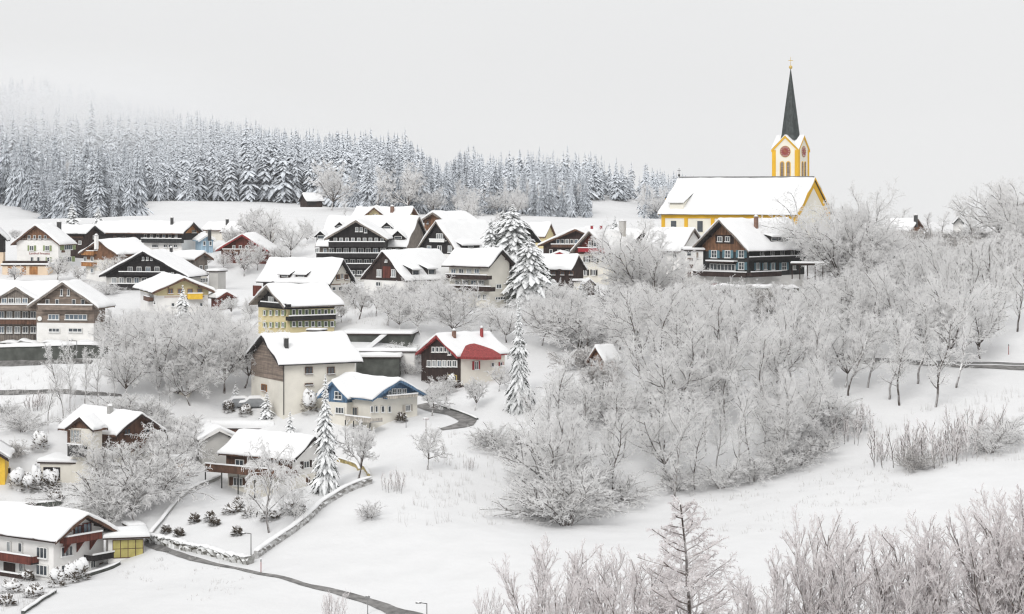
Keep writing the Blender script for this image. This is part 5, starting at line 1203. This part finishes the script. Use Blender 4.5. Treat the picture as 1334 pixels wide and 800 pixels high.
for f in big:
    x, y, z, a, b_, hh, _ = f
    zn = ('at the foot of the misty slope above the left chalets' if a < 184 else 'along the snowfield edge left of the hay hut' if a < 392 else 'above the dark hotel' if a < 560 else 'on the wooded hill above the village centre' if a < 740 else 'on the hill end left of the church')
    if a > 560 and rf.random() < .22 or rf.random() < .06:
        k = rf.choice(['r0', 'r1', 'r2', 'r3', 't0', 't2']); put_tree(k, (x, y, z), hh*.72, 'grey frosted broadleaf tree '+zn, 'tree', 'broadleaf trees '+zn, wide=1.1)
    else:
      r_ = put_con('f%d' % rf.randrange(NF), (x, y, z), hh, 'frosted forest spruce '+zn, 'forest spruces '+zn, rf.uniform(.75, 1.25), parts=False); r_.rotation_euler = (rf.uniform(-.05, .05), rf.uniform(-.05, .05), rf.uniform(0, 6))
# the rest of the forest reads as one mass
lowp = []
for i in range(4):
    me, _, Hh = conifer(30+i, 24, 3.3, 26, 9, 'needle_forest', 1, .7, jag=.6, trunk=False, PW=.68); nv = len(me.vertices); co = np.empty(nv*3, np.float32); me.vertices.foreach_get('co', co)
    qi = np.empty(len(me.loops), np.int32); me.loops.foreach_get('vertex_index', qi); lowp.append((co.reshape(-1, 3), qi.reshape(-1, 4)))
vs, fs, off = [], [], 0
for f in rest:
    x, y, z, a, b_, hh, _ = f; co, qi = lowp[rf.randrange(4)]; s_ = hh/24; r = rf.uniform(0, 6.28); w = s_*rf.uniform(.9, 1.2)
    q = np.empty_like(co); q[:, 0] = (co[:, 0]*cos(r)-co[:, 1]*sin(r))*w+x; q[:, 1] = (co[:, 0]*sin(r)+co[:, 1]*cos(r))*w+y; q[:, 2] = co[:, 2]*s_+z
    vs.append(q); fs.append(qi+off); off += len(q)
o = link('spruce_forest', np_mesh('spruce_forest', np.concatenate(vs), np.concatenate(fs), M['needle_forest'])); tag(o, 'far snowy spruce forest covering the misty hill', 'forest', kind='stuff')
print('forest', len(FT), len(big), len(rest), off)
# ------------------------------------------------------------------ ground sheet
def axis(lo, hi, core0, core1, d0, d1):
    a = list(np.arange(core0, core1+d0, d0)); x = core0; s_ = d0
    left = []
    while x > lo: s_ *= 1.18; x -= s_; left.append(x)
    x = a[-1]; s_ = d0; right = []
    while x < hi: s_ *= 1.18 if s_ < d1 else 1.0; x += s_; right.append(x)
    return np.array(left[::-1]+a+right)
xs = axis(-2500, 2500, -130, 130, 1.6, 400); ys = np.r_[axis(-2500, 120, 118, 120, 4, 60)[:-1], np.arange(124, 470, 1.7), np.arange(470, 1320, 7), np.arange(1320, 2600, 80)]
ys = np.unique(np.round(ys, 3))
XX, YY = np.meshgrid(xs, ys); ZZ = H(XX, YY); vv = np.stack([XX.ravel(), YY.ravel(), ZZ.ravel()], 1)
nx, ny = len(xs), len(ys); i = np.arange(nx-1)[None]+np.arange(ny-1)[:, None]*nx; q = np.stack([i, i+1, i+1+nx, i+nx], -1).reshape(-1, 4)
g = link('ground', np_mesh('ground', vv, q, gsnow, smooth=True)); tag(g, kind='structure')
def gz(x, y):   # height of the actual ground sheet
    j = min(max(np.searchsorted(xs, x)-1, 0), nx-2); i_ = min(max(np.searchsorted(ys, y)-1, 0), ny-2)
    u = (x-xs[j])/(xs[j+1]-xs[j]); v = (y-ys[i_])/(ys[i_+1]-ys[i_])
    return (ZZ[i_, j]*(1-u)+ZZ[i_, j+1]*u)*(1-v)+(ZZ[i_+1, j]*(1-u)+ZZ[i_+1, j+1]*u)*v
def path(pp, step=1.2):
    P = [ground(*p[:2]) for p in pp]; out = []
    for a, b in zip(P[:-1], P[1:]):
        n = max(1, int(np.linalg.norm((b-a)[:2])/step)); out += [a+(b-a)*k/n for k in range(n)]
    out.append(P[-1]); out = np.array(out)
    for _ in range(3): out[1:-1] = (out[:-2]+2*out[1:-1]+out[2:])/4
    return out
def road(pp, wd, name='road', mat='asphalt', lift=.07, cross=5):
    P = path(pp); T_ = np.gradient(P[:, :2], axis=0); T_ /= np.linalg.norm(T_, axis=1, keepdims=True); Nn = np.stack([T_[:, 1], -T_[:, 0]], 1); G = []
    for k in range(len(P)):
        w = np.interp(k/(len(P)-1), np.linspace(0, 1, len(wd)), wd) if isinstance(wd, (list, tuple)) else wd
        w *= 1+.12*sin(k*.7)+.08*sin(k*1.9)
        row = []
        for c in range(cross):
            x, y = P[k, :2]+Nn[k]*w*(c/(cross-1)-.5); row.append((x, y, gz(x, y)+lift))
        G.append(row)
    mb = MB(); mb.grid(G); o = mb.build(name, mat, fix=False); tag(o, kind='structure'); return o
road([(188,706),(215,717),(250,729),(300,739),(340,748),(400,764),(450,774),(490,786),(540,806),(580,830)], [.9,1.1,1.0,.6,.7,.9,1.3,1.9,3.2,4.0], 'road')
road([(548,527),(575,535),(600,541),(618,549),(600,556),(574,560)], [2.2,2.6,3.0,3.0,2.0,.8], 'road')
road([(1088,468),(1120,469),(1180,473),(1240,477),(1290,478),(1345,480)], [1.2,1.2,1.2,1.3,1.6,1.8], 'road')
road([(-20,511),(40,512),(110,514),(160,516)], [1.2,1.4,1.2,.8], 'road')
road([(-20,474),(60,473),(120,472)], [1.5,1.5,1.2], 'road')
def wall_run(pp, name, label, cat, mat, h_, w_, part='stones', snowt=.22, rough=.08, step=.8, group=None, cap=True):
    P = path(pp, step); T_ = np.gradient(P[:, :2], axis=0); T_ /= np.linalg.norm(T_, axis=1, keepdims=True); Nn = np.stack([T_[:, 1], -T_[:, 0]], 1)
    c = P[len(P)//2].copy(); r = empty(name, c); tag(r, label, cat, group); rs = np.random.RandomState(len(P)); G, G2 = [], []
    for k in range(len(P)):
        z = gz(*P[k, :2]); hh = h_*(1+.10*rs.randn()*(rough > .1)); row = []
        for (a, b) in ((-.5, -.4), (-.5, hh*.35), (-.48, hh*.7), (-.44, hh), (0, hh*1.02), (.44, hh), (.48, hh*.7), (.5, hh*.35), (.5, -.4)):
            q = P[k, :2]+Nn[k]*(a*w_+rs.randn()*rough*.5); row.append((q[0], q[1], z+b+(rs.randn()*rough*.4 if b > 0 else 0)))
        G.append(row)
        e = .3 if k in (0, len(P)-1) else 1; row = []
        for (a, b) in ((-.56, .0), (-.60, .4), (-.45, .9), (0, 1.1), (.45, .9), (.60, .4), (.56, .0)):
            q = P[k, :2]+Nn[k]*a*(w_+.05); row.append((q[0], q[1], z+hh-.02+snowt*b*e*(1+.15*sin(k*.9))))
        G2.append(row)
    mb = MB(); mb.grid(G, rough < .1); mb.poly(G[0]); mb.poly(G[-1]); mb.build(part, mat, r, c)
    if cap: mb = MB(); mb.grid(G2); mb.poly(G2[0]); mb.poly(G2[-1]); mb.build('snow', snow, r, c)
    return r
wall_run([(333,728),(352,714),(376,698),(398,681),(418,662),(440,648),(462,637),(483,630)], 'stone_wall', 'long dry stone wall climbing the slope right of the weeping tree', 'wall', 'stone', .85, .5, rough=.10, step=.4, snowt=.18)
wall_run([(192,704),(215,709),(250,718),(290,727),(326,735)], 'hedge', 'low snowy hedge running down along the road below the garden', 'hedge', 'hedge', .75, .8, 'foliage', rough=.2, step=.35, snowt=.14)
wall_run([(196,697),(212,678),(228,657),(243,643),(262,632),(286,622)], 'path_wall', 'thin grey path wall rising left of the white house garden', 'wall', 'concrete', .35, .35, snowt=.12)
wall_run([(440,600),(452,604),(466,607),(476,613),(481,622)], 'garden_fence', 'curved low wooden garden edging right of the slim snowy spruce', 'fence', 'wood_ochre', .45, .25, 'planks', snowt=.10)
wall_run([(-25,467),(30,467),(80,466),(140,466)], 'retaining_wall', 'long dark retaining wall below the grey apartment house and farmhouse', 'wall', 'dark_concrete', 1.7, 1.2, 'wall_face', snowt=.45)
wall_run([(2,457),(25,457),(50,457)], 'hedge', 'thick clipped hedge with snow top in front of the grey apartment house', 'hedge', 'hedge', 1.2, 1.3, 'foliage', rough=.15, snowt=.35)
wall_run([(57,457),(90,457),(128,457)], 'hedge', 'thick clipped hedge with snow top in front of the taupe farmhouse', 'hedge', 'hedge', 1.1, 1.3, 'foliage', rough=.15, snowt=.35)
wall_run([(576,531),(600,538),(622,547)], 'low_wall', 'low dark kerb wall above the road bend by the blue villa', 'wall', 'dark_concrete', .25, .3, snowt=.12)
wall_run([(880,388),(930,386),(990,384),(1040,386)], 'hedge', 'snow-covered hedge below the terrace of the big farmhouse', 'hedge', 'hedge', 1.3, 1.6, 'foliage', rough=.2, snowt=.5)
wall_run([(30,800),(55,782),(72,772)], 'garden_kerb', 'dark garden kerb in the lower left corner', 'wall', 'dark_concrete', .3, .3, snowt=.12)
wall_run([(98,756),(118,750),(140,744),(156,736)], 'low_wall', 'low dark kerb in front of the basement door of the large white house', 'wall', 'dark_concrete', .4, .3, snowt=.12)
wall_run([(-10,660),(40,661),(80,657)], 'garden_wall', 'dark low garden wall behind the roof of the large white house', 'wall', 'dark_concrete', .5, .4, snowt=.2, cap=True)
wall_run([(1085,466),(1150,469),(1220,473),(1290,474),(1345,476)], 'guard_rail', 'thin grey guard rail along the narrow road at right', 'guard rail', 'metal', .35, .12, 'rail', snowt=.07)
# ------------------------------------------------------------------ shrubs
def shrub(px, py, w, h_, label, mat='shrub_brown', group=None, seed=0, name='shrub'):
    p = ground(px, py); sc = p[1]/F; W, Hh = w*sc/2*.9, h_*sc*.9; rs = np.random.RandomState(seed); n = 240; Vv, Fq = [], []
    for i in range(n):
        th = math.acos(rs.rand()); az = rs.rand()*6.283; d = V(sin(th)*cos(az), sin(th)*sin(az), cos(th)); r = .5+.5*rs.rand()**.5
        c = V(d[0]*W*r, d[1]*W*r, d[2]*Hh*r); s_ = .16+.14*rs.rand(); a = norm(tuple(np.cross(d, (0.2, .3, 1)))); a = V(*a); b = norm(tuple(d+V(rs.randn(), rs.randn(), .4*rs.randn())*.5)); b = V(*b)
        k = len(Vv); Vv += [c, c+b*s_*1.6+a*s_*.5, c+b*s_*2.2, c+b*s_*1.4-a*s_*.5]; Fq.append((k, k+1, k+2, k+3))
    r = empty(name, p); tag(r, label, 'shrub', group); link('foliage', np_mesh('foliage', np.array(Vv), np.array(Fq), M[mat]), r)
    mb = MB()
    for i in range(4):
        az = i*1.7+seed; mb.blob((W*.4*cos(az), W*.4*sin(az), Hh*(.72+.1*sin(i*2))), (W*.72, W*.66, Hh*.34), seed+i, 5, 8)
    mb.build('snow', snow, r, fix=False); return r
SH = [(310,662,10,13,'small dark evergreen shrub left of the weeping tree'),(253,681,9,10,'small snowy garden shrub, leftmost on the garden slope'),(274,679,10,11,'snowy garden shrub with flat cap in the middle of the garden slope'),(280,684,8,7,'small shrub right beside the flat-capped one'),(216,695,8,8,'little snow-capped shrub near the path wall'),(233,699,8,9,'little brown shrub near the lower path wall'),(309,697,9,9,'little round shrub above the street lamp'),(390,669,14,12,'snowy stump-like shrub right of the weeping tree'),
      (58,322+0,14,10,''),(74,765,20,24,'dark shrub at the corner of the large white house'),(92,760,18,26,'snow-covered conifer-like shrub beside the dark one'),(104,757,22,30,'big snowy shrub under the red balcony'),(15,772,26,16,'brown snowy shrub in the lower left garden'),(45,778,26,16,'low snowy shrub at the garden kerb'),(8,788,20,10,'flat shrub at the bottom left corner'),(35,757,16,12,'snow-capped shrub by the lower balcony'),
      (62,638,14,26,'slim snow-capped cypress before the garage opening'),(70,640,14,28,'second slim snow-capped cypress before the garage opening'),(22,636,22,26,'brown snow-topped shrub right of the bright yellow house'),(38,640,18,24,'round snowy shrub between yellow house and garage'),(52,586,20,24,'dark snowy shrub left of the brown-gabled house'),(48,640,14,34,'tall snowy shrub left of the garage opening'),(72,652,18,10,'flat dark shrub in front of the cypresses'),(40,664,14,7,'small dark shrub above the large snowy roof'),
      (320,541,14,14,'round brown snow-capped shrub below the parked cars'),(298,536,10,14,'pale snowy round shrub left of the parked cars'),(403,538,20,30,'dark tall shrub right of the small brown shed'),(523,549,10,10,'round snow-capped shrub at the blue villa corner'),(590,505,14,18,'snow-capped round shrub before the dark brown chalet'),(480,500,16,14,''),(330,536,14,10,''),(318,677,30,7,''),
      (275,668,30,0,'')]
for i, s_ in enumerate(SH):
    if not s_[4]: continue
    shrub(s_[0], s_[1], s_[2], s_[3], s_[4], 'shrub_brown', seed=i)
for i, (x, y, w, hh) in enumerate([(302,668,22,9),(326,672,22,9),(352,676,24,9),(376,668,22,10)]):
    shrub(x, y, w, hh, 'brown shrub row along the base of the white house', 'shrub_brown', 'brown shrubs along the white house', 50+i)
# ------------------------------------------------------------------ lamps, posts, cars
def lamp(px, py, hpx, label, group=None):
    p = ground(px, py); h_ = hm(p, hpx); r = empty('street_lamp', p); tag(r, label, 'street lamp', group)
    mb = MB(); mb.tube((0, 0, -.4), (0, 0, h_), .075, .05, 8); mb.build('pole', 'metal', r)
    mb = MB(); mb.tube((0, 0, h_-.03), (-.55, -.1, h_+.06), .04, .035, 6); mb.obox(V(-.7, -.15, 0), V(1, 0, 0), V(0, 1, 0), -.32, .2, -.11, .11, h_+.02, h_+.13); o = mb.build('lamp_head', 'metal_dark', r)
    mb = MB(); mb.blob((-.75, -.15, h_+.13), (.3, .13, .09), 2, 5, 8); mb.build('snow', snow, o, fix=False)
lamp(327, 733, 38, 'grey street lamp beside the end of the low hedge'); lamp(556, 830, 44, 'street lamp at the bottom edge right of the road'); lamp(100, 472, 0.1+28, 'slim lamp post with snow cap before the grey apartment house')
for i, (x, y, hh, lb) in enumerate([(340,746,18,'thin red snow pole at the road below the stone wall'),(479,800,24,'short post with small sign beside the dark road'),(606,330,0,''),(529,560-3,16,'thin garden post on the slope below the blue villa'),(1314,462,14,'thin red pole on the snow above the narrow road'),(696-189,425,0,'')]):
    if not hh: continue
    p = ground(x, y); h_ = hm(p, hh); r = empty('marker_post', p); tag(r, lb, 'post'); mb = MB(); mb.tube((0, 0, -.3), (0, 0, h_), .05, .045, 6); mb.build('pole', 'red_tile' if 'red' in lb else 'metal', r)
    mb = MB(); mb.obox(V(0, 0, 0), V(1, 0, 0), V(0, 1, 0), -.22 if i == 1 else -.06, .22 if i == 1 else .06, -.05, .05, h_-.3, h_-.05) ; mb.build('sign_plate' if i == 1 else 'cap', 'metal', r)
    mb = MB(); mb.blob((0, 0, h_), (.12, .1, .08), 1, 5, 8); mb.build('snow', snow, r, fix=False)
def bird_house():
    p = ground(555, 566); h_ = hm(p, 20); r = empty('bird_table', p); tag(r, 'small bird table on a thin post on the slope below the blue villa', 'bird table')
    mb = MB(); mb.tube((0, 0, -.3), (0, 0, h_), .05, .04, 6); mb.build('post', 'wood_brown', r); mb = MB(); mb.obox(V(0, 0, 0), V(1, 0, 0), V(0, 1, 0), -.4, .4, -.25, .25, h_, h_+.06); mb.build('tray', 'wood_red', r)
    mb = MB(); mb.blob((0, 0, h_+.06), (.42, .28, .16), 1, 5, 9); mb.build('snow', snow, r, fix=False)
bird_house()
def car(px, py, rot, label):
    p = ground(px, py)-V(0, 0, .25); r = empty('parked_car', p); r.rotation_euler = (0, 0, radians(rot)); tag(r, label, 'car', 'snow-covered parked cars')
    prof = [(-2.1, .35), (-2.15, .75), (-1.2, .92), (-.6, 1.42), (.9, 1.45), (1.7, .98), (2.1, .88), (2.15, .35)]
    G = []
    for y, k in ((-.84, 0), (-.80, .5), (-.62, 1), (.62, 1), (.80, .5), (.84, 0)):
        G.append([(x, y*(1 if z < 1 else .86), z) for x, z in prof])
    mb = MB(); mb.grid(G, False); mb.poly(G[0]); mb.poly(G[-1]); mb.poly([G[i][0] for i in range(6)]+[G[i][-1] for i in range(5, -1, -1)]); mb.build('body', 'car_paint', r)
    for s_ in (-1, 1):
        mb = MB(); mb.poly([(-1.05, s_*.80, .98), (1.45, s_*.80, 1.0), (.85, s_*.735, 1.36), (-.58, s_*.735, 1.34)]); mb.build('side_window', 'glass', r)
        for x in (-1.35, 1.35):
            mb = MB(); mb.tube((x, s_*.70, .33), (x, s_*.87, .33), .33, .33, 14); w = mb.build('wheel', 'rubber', r); mb = MB(); mb.tube((x, s_*.86, .33), (x, s_*.885, .33), .19, .19, 10); mb.build('rim', 'metal', w)
        mb = MB(); mb.blob((-2.12, s_*.6, .68), (.06, .16, .09), 1, 5, 8, amp=0); mb.build('headlight', 'glass_pale', r)
    mb = MB(); G = []
    for y, e in ((-.74, 0), (-.70, .8), (-.3, 1), (.3, 1), (.70, .8), (.74, 0)): G.append([(x, y, z+.36*e*(0 if i in (0, 7) else 1)) for i, (x, z) in enumerate([(-2.1, .8), (-1.9, .85), (-1.2, .95), (-.6, 1.44), (.9, 1.47), (1.7, 1.0), (2.0, .92), (2.1, .85)])])
    mb.grid(G); mb.build('snow', snow, r, fix=False)
car(310, 530, 8, 'snow-covered dark car above the low earth-roofed garage, left of two'); car(331, 530, 4, 'snow-covered dark car above the low earth-roofed garage, right of two')
car(1, 448, 0, 'dark car cut by the left edge before the grey apartment house')
# stones and stalks poking out of the snow
rg = np.random.RandomState(4); S = []
def stalks(poly, n, h0, h1_):
    k = 0; x0, x1 = min(p[0] for p in poly), max(p[0] for p in poly); y0, y1 = min(p[1] for p in poly), max(p[1] for p in poly)
    while k < n:
        a, b = rg.uniform(x0, x1), rg.uniform(y0, y1)
        if not poly_in(a, b, poly): continue
        p = ground(a, b); m = rg.randint(2, 8)
        for _ in range(m):
            q = p+V(rg.randn()*.25, rg.randn()*.25, -.05); e = q+V(rg.randn()*.12, rg.randn()*.12, rg.uniform(h0, h1_)); S.append([*q, *e, .018, .010, 1])
        k += 1
stalks([(590,560),(670,600),(690,690),(600,680),(520,690),(500,640),(560,590)], 130, .2, 1.0); stalks([(880,650),(1080,610),(1180,590),(1200,640),(1040,690),(900,700)], 170, .15, .6)
stalks([(1100,560),(1334,500),(1334,600),(1180,620)], 160, .3, 1.2); stalks([(0,480),(160,480),(160,540),(0,600)], 110, .3, 1.3); stalks([(450,395),(540,395),(540,425),(450,425)], 50, .2, .8); stalks([(0,650),(130,650),(110,664),(0,668)], 50, .2, .8)
stalks([(0,760),(90,760),(30,799),(0,799)], 60, .2, .8); stalks([(200,700),(330,745),(360,775),(260,790),(150,750)], 60, .1, .4)
o = link('dry_grass', segs_mesh('dry_grass', np.array(S), 3, 'twig_thicket')); tag(o, 'snowy dry stalks poking out of the meadow snow', 'dry grass', kind='stuff')
# ------------------------------------------------------------------ camera, light, air
cam = bpy.data.cameras.new('camera'); co = bpy.data.objects.new('camera', cam); COL.objects.link(co); co.location = (0, 0, CZ); co.rotation_euler = (pi/2, 0, 0)
cam.sensor_fit = 'HORIZONTAL'; cam.sensor_width = 36; cam.lens = 36*F/1334; cam.shift_y = -(400-CY)/1334; cam.clip_end = 8000; cam.clip_start = 1; scene.camera = co
w = bpy.data.worlds.new('World'); scene.world = w; w.use_nodes = True; nt = w.node_tree; bg = nt.nodes['Background']
sk = N(nt, 'ShaderNodeTexSky'); sk.sky_type = 'NISHITA'; sk.sun_disc = False; SE, SR = radians(38), radians(200); sk.sun_elevation = SE; sk.sun_rotation = SR; sk.dust_density = 4; sk.air_density = 1.5
tc = N(nt, 'ShaderNodeTexCoord'); sp = N(nt, 'ShaderNodeSeparateXYZ'); nt.links.new(tc.outputs['Generated'], sp.inputs[0])
# overcast: the blue sky all but hidden by an even cloud deck that is brighter overhead
hsv = N(nt, 'ShaderNodeHueSaturation'); hsv.inputs['Saturation'].default_value = .25; nt.links.new(sk.outputs[0], hsv.inputs['Color'])
K = 10.0
deck = ramp(nt, sp.outputs[2], [(0., (.815*.1*K, .82*.1*K, .818*.1*K)), (.12, (.84*.1*K, .845*.1*K, .845*.1*K)), (.35, (.97, .97, .97)), (.8, (1.0, 1.0, 1.0))])
nz = N(nt, 'ShaderNodeTexNoise'); nz.inputs['Scale'].default_value = 2.2; nz.inputs['Detail'].default_value = 4; nt.links.new(tc.outputs['Generated'], nz.inputs['Vector'])
r2 = ramp(nt, nz.outputs[0], [(.3, (.96, .96, .965)), (.7, (1.03, 1.03, 1.03))])
ml = N(nt, 'ShaderNodeMix'); ml.data_type = 'RGBA'; ml.blend_type = 'MULTIPLY'; ml.inputs[0].default_value = 1; nt.links.new(deck.outputs[0], ml.inputs[6]); nt.links.new(r2.outputs[0], ml.inputs[7])
sc_ = N(nt, 'ShaderNodeMix'); sc_.data_type = 'RGBA'; sc_.blend_type = 'MULTIPLY'; sc_.inputs[0].default_value = 1; nt.links.new(ml.outputs[2], sc_.inputs[6]); DK = 10.3; sc_.inputs[7].default_value = (DK, DK, DK*1.004, 1)
mx = N(nt, 'ShaderNodeMix'); mx.data_type = 'RGBA'; mx.inputs[0].default_value = .96; nt.links.new(hsv.outputs[0], mx.inputs[6]); nt.links.new(sc_.outputs[2], mx.inputs[7])
nt.links.new(mx.outputs[2], bg.inputs[0]); bg.inputs[1].default_value = .1
sun = bpy.data.lights.new('sun', 'SUN'); sun.energy = 1.5; sun.angle = radians(22); sun.color = (1, .985, .96); so = bpy.data.objects.new('sun', sun); COL.objects.link(so)
# sun direction matches the sky: rotation measured clockwise from +Y
sd = V(sin(SR)*cos(SE), cos(SR)*cos(SE), sin(SE))
from mathutils import Vector
so.rotation_euler = Vector(sd).to_track_quat('Z', 'Y').to_euler(); so.location = tuple(sd*500)
def volume(name, lo, hi, dens, aniso=0., build=None, label=None, col=(.99, .99, .992)):
    mb = MB(); mb.obox(V(0, 0, 0), V(1, 0, 0), V(0, 1, 0), lo[0], hi[0], lo[1], hi[1], lo[2], hi[2])
    m = bpy.data.materials.new(name); m.use_nodes = True; t = m.node_tree; t.nodes.remove(t.nodes['Principled BSDF'])
    pv = N(t, 'ShaderNodeVolumePrincipled'); pv.inputs['Color'].default_value = (*col, 1); pv.inputs['Density'].default_value = dens; pv.inputs['Anisotropy'].default_value = aniso
    t.links.new(pv.outputs[0], t.nodes['Material Output'].inputs['Volume'])
    if build: build(t, pv)
    o = mb.build(name, m); tag(o, label, name.replace('_', ' ') if label else None, kind='stuff'); return o
zmin = float(ZZ.min())
volume('haze', (xs[0]-5, ys[0]-5, zmin-1), (xs[-1]+5, ys[-1]+5, max(float(ZZ.max()), 130)+4), .00006, label='thin pale winter haze over the whole valley')
def fogn(t, pv):
    tc = N(t, 'ShaderNodeTexCoord'); gx = N(t, 'ShaderNodeNewGeometry')
    def m_(op, a, b, cl=False):
        x = N(t, 'ShaderNodeMath'); x.operation = op; x.use_clamp = cl
        for i, q in enumerate((a, b)):
            if isinstance(q, (int, float)): x.inputs[i].default_value = q
            else: t.links.new(q, x.inputs[i])
        return x.outputs[0]
    sp = N(t, 'ShaderNodeSeparateXYZ'); t.links.new(tc.outputs['Object'], sp.inputs[0])
    nz = N(t, 'ShaderNodeTexNoise'); nz.inputs['Scale'].default_value = .010; nz.inputs['Detail'].default_value = 3; t.links.new(tc.outputs['Object'], nz.inputs['Vector'])
    # thick towards the upper left, fading out to the right and down; soft noise edge
    ax = m_('DIVIDE', m_('SUBTRACT', -90., sp.outputs[0]), 190., True)
    az = m_('DIVIDE', m_('SUBTRACT', sp.outputs[2], 61.), 50., True)
    ay = m_('DIVIDE', m_('SUBTRACT', sp.outputs[1], 690.), 120., True)
    top = m_('DIVIDE', m_('SUBTRACT', 116., sp.outputs[2]), 26., True)
    n2 = m_('MULTIPLY', m_('SUBTRACT', nz.outputs[0], .36), 5.0, True)
    d = m_('MULTIPLY', m_('MULTIPLY', ax, az), m_('MULTIPLY', ay, top)); d = m_('MULTIPLY', d, n2)
    t.links.new(m_('MULTIPLY', d, .027), pv.inputs['Density'])
fo = volume('fog_bank', (-560, 690, 58), (-60, 1290, 128), .004, build=fogn, label='low fog bank rolling over the forested hill at upper left')
fo.data.materials[0].cycles.homogeneous_volume = False if hasattr(fo.data.materials[0].cycles, 'homogeneous_volume') else False
scene.cycles.volume_step_rate = 1.0; scene.cycles.volume_max_steps = 256
vs_ = scene.view_settings; vs_.view_transform = 'Standard'; vs_.look = 'None'; vs_.exposure = 0; vs_.gamma = 1; vs_.use_curve_mapping = False
scene.cycles.max_bounces = 14; scene.cycles.diffuse_bounces = 12; scene.cycles.volume_bounces = 3; scene.cycles.transmission_bounces = 12; scene.cycles.glossy_bounces = 2; scene.cycles.transparent_max_bounces = 4
scene.cycles.use_denoising = DENOISE; scene.cycles.filter_width = 1.25
